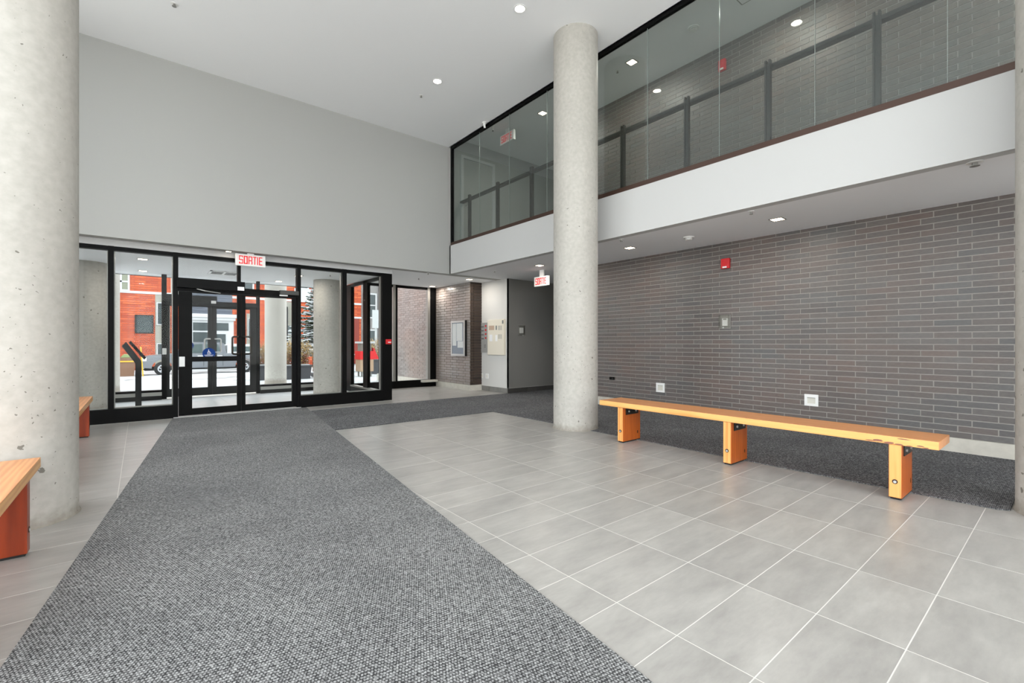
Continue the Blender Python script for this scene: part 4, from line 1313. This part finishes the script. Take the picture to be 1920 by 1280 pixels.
def planter_shrub(x0, x1, y0, y1, zg, zt, ztop, lab1, lab2, nst=260, seed=1, red=.4):
    rr_ = random.Random(seed)
    t = thing('planter', lab1, 'planter', ((x0 + x1) / 2, (y0 + y1) / 2, zg), 'dark planters outside')
    b = B(); tk = .04
    sl = .05
    b.prism([(x0 + sl, zg), (x1 - sl, zg), (x1, zt), (x0, zt)], y0, y1, 'Y')
    b.build('box', 'planter', t)
    B().box(x0 - .03, x1 + .03, y0 - .03, y0 + .02, zt - .05, zt).box(x0 - .03, x1 + .03, y1 - .02, y1 + .03, zt - .05, zt).box(x0 - .03, x0 + .02, y0, y1, zt - .05, zt).box(x1 - .02, x1 + .03, y0, y1, zt - .05, zt).build('rim', 'planter', t)
    B().box(x0 + .05, x1 - .05, y0 + .05, y1 - .05, zt, zt + .03).build('snow_layer', 'snowclump', t)
    s = thing('shrub', lab2, 'shrub', ((x0 + x1) / 2, (y0 + y1) / 2, zt + .03), 'leafless shrubs outside')
    b = B(); lb = B(); rb = B(); sb = B()
    def quad(bb, c, sz):
        a = Vector((rr_.uniform(-1, 1), rr_.uniform(-1, 1), rr_.uniform(-1, 1))).normalized() * sz
        c2 = a.orthogonal().normalized() * sz * .6
        c = Vector(c)
        bb.bm.faces.new([bb.bm.verts.new(c + a), bb.bm.verts.new(c + c2), bb.bm.verts.new(c - a), bb.bm.verts.new(c - c2)])
    for k in range(nst):
        px_, py_ = rr_.uniform(x0 + .05, x1 - .05), rr_.uniform(y0 + .05, y1 - .05)
        h = (ztop - zt) * rr_.uniform(.6, 1.05)
        tx_, ty_ = min(x1, max(x0, px_ + rr_.uniform(-.18, .18))), py_ + rr_.uniform(-.12, .12)
        b.tube([(px_, py_, zt + .045), ((px_ + tx_) / 2 + rr_.uniform(-.03, .03), (py_ + ty_) / 2, zt + h * .5), (tx_, ty_, zt + h)], .006, 3, r_end=.003)
        for q in range(14):
            f = rr_.uniform(.1, 1.05)
            c = (px_ + (tx_ - px_) * f + rr_.uniform(-.05, .05), py_ + (ty_ - py_) * f + rr_.uniform(-.05, .05), zt + h * f)
            u = rr_.random()
            low = f < .55
            if u < .12: quad(sb, c, rr_.uniform(.015, .03))
            elif low and u < .12 + red: quad(rb, c, rr_.uniform(.018, .03))
            else: quad(lb, c, rr_.uniform(.015, .032))
    b.build('stems', 'stem', s); lb.build('leaves', 'leaf_tan', s); rb.build('red_leaves', 'leaf_red', s); sb.build('snow_clumps', 'snowclump', s)


planter_shrub(2.95, 3.75, 17.4, 18.0, -.1, .40, 1.18, 'dark grey planter outside left of the pale outer column', 'dry brown shrub in the planter behind the outer column', 190, 3)
planter_shrub(3.85, 4.75, 17.2, 17.8, -.1, .38, 1.20, 'dark grey planter outside seen through the right door', 'red and tan shrub in the planter right of the outer column', 260, 4)
planter_shrub(4.95, 6.1, 17.5, 18.2, -.1, .05, 1.18, 'low planter outside seen through the glass beside the vestibule column', 'red tinted shrub seen between door jamb and vestibule column', 320, 5, .5)
planter_shrub(7.35, 8.5, 18.0, 18.7, -.1, .50, 1.35, 'dark planter outside beside the red mailbox', 'snow dusted shrub outside beside the grey exterior brick wall', 150, 6, .1)

# ------------------------------------------------------------------ spruce
M['needles'] = mat('spruce_needles', lin(74, 86, 58), 0.8, noise=.3, nscale=8)
M['bark'] = mat('bark', lin(80, 66, 54), 0.9)
sx_, sy_, szg = 6.05, 21.0, -.35
sp = thing('spruce_tree', 'snow laden spruce outside behind the vestibule column', 'tree', (sx_, sy_, szg))
B().tube([(sx_, sy_, szg), (sx_, sy_, 1.8), (sx_, sy_, 3.6)], .08, 8, r_end=.015).build('trunk', 'bark', sp)
rs = random.Random(11)
nb = B(); sb = B()
for lv in range(17):
    z = .75 + lv * .17; rad = 1.62 * (1 - lv / 18.5)
    nbr = 13
    for k in range(nbr):
        a = 2 * PI * (k + .5 * (lv % 2)) / nbr + rs.uniform(-.15, .15)
        L = rad * rs.uniform(.78, 1.12); zj = z + rs.uniform(-.09, .09); dr = rs.uniform(.10, .30)
        for q in range(7):
            f = (q + 1) / 7
            for sd in (-1, 0, 1):
                bl = (L * .34 * (1.15 - f)) * abs(sd) + (.10 if sd == 0 else 0)
                c0 = Vector((sx_ + math.cos(a) * L * f, sy_ + math.sin(a) * L * f, zj - dr * L * f + .10 * f * f + rs.uniform(-.02, .02)))
                dirv = Vector((math.cos(a + sd * .8), math.sin(a + sd * .8), -.12)) * max(bl, .10)
                sd_v = Vector((-math.sin(a + sd * .8), math.cos(a + sd * .8), 0)) * .035
                n0 = nb.bm
                v = [n0.verts.new(c0 + sd_v), n0.verts.new(c0 - sd_v), n0.verts.new(c0 + dirv)]
                n0.faces.new(v)
                v2 = [n0.verts.new(c0 + Vector((0, 0, .03))), n0.verts.new(c0 - Vector((0, 0, .05))), n0.verts.new(c0 + dirv)]
                n0.faces.new(v2)
                if rs.random() < .62:
                    up = Vector((0, 0, .022))
                    m0 = sb.bm
                    w4_ = [m0.verts.new(c0 + sd_v * 1.3 + up), m0.verts.new(c0 - sd_v * 1.3 + up), m0.verts.new(c0 + dirv * .95 - sd_v * .3 + up * 1.4), m0.verts.new(c0 + dirv * .95 + sd_v * .3 + up * 1.4)]
                    w5_ = [m0.verts.new(p.co - up * 1.2) for p in w4_]
                    m0.faces.new(w4_)
                    for g_ in range(4): m0.faces.new([w4_[g_], w4_[(g_ + 1) % 4], w5_[(g_ + 1) % 4], w5_[g_]])
nb.build('needles', 'needles', sp); sb.build('snow_load', 'snowclump', sp)

# street sign and post
t = thing('street_sign', 'white parking sign and dark sign post outside, right of the outer column', 'sign', (5.6, 24.0, -.65))
B().tube([(5.50, 24, -.65), (5.50, 24, 2.9)], .035, 6).build('post', 'darkgrey_metal', t)
B().box(4.92, 5.30, 23.95, 23.97, 1.75, 3.05).build('board', 'frame_white', t)
B().ring((5.14, 2.05), .13, .16, 23.93, 23.95, 'Y', 20).build('red_ring', 'red', t)
b = B(); b.box(5.10, 5.125, 23.93, 23.95, 1.96, 2.14).box(5.10, 5.18, 23.93, 23.95, 2.12, 2.14).box(5.16, 5.18, 23.93, 23.95, 2.05, 2.14).box(5.10, 5.18, 23.93, 23.95, 2.05, 2.07)
b.build('letter', 'black', t)
B().box(5.40, 5.75, 24.05, 24.09, 2.0, 3.1).build('back_plate', 'panel_grey', t)
t = thing('street_sign', 'pale blue sign on a white post outside beside the grey exterior wall', 'sign', (9.1, 22.0, -.5))
B().tube([(9.1, 22, -.5), (9.1, 22, 2.6)], .05, 6).build('post', 'frame_white', t)
B().box(8.9, 9.35, 21.93, 21.96, 1.9, 2.8).build('board', 'win_sign', t) if 'win_sign' in M else B().box(8.9, 9.35, 21.93, 21.96, 1.9, 2.8).build('board', 'frame_white', t)

# mailbox
M['mail_grey'] = mat('mailbox_grey', lin(120, 118, 112), 0.6)
M['mail_tan'] = mat('mailbox_tan', lin(176, 148, 122), 0.6)
t = thing('mailbox', 'red topped street mailbox outside, seen through the side glass', 'mailbox', (6.62, 17.0, -.1))
B().box(6.36, 6.86, 16.8, 17.3, .10, .55).build('body', 'mail_tan', t)
B().box(6.34, 6.88, 16.78, 17.32, .55, .86).build('red_band', 'red', t)
B().box(6.42, 6.80, 16.85, 17.25, .86, 1.15).build('hopper', 'mail_grey', t)
B().box(6.34, 6.90, 16.78, 17.32, 1.15, 1.22).build('top', 'frame_white', t)
B().prism([(6.88, .55), (7.10, .55), (6.90, .98), (6.88, .98)], 16.85, 17.2, 'Y').build('chute', 'red', t)
for a in (6.42, 6.76):
    for c in (16.86, 17.2): B().box(a, a + .05, c, c + .05, -.1, .10).build('leg', 'mail_grey', t)
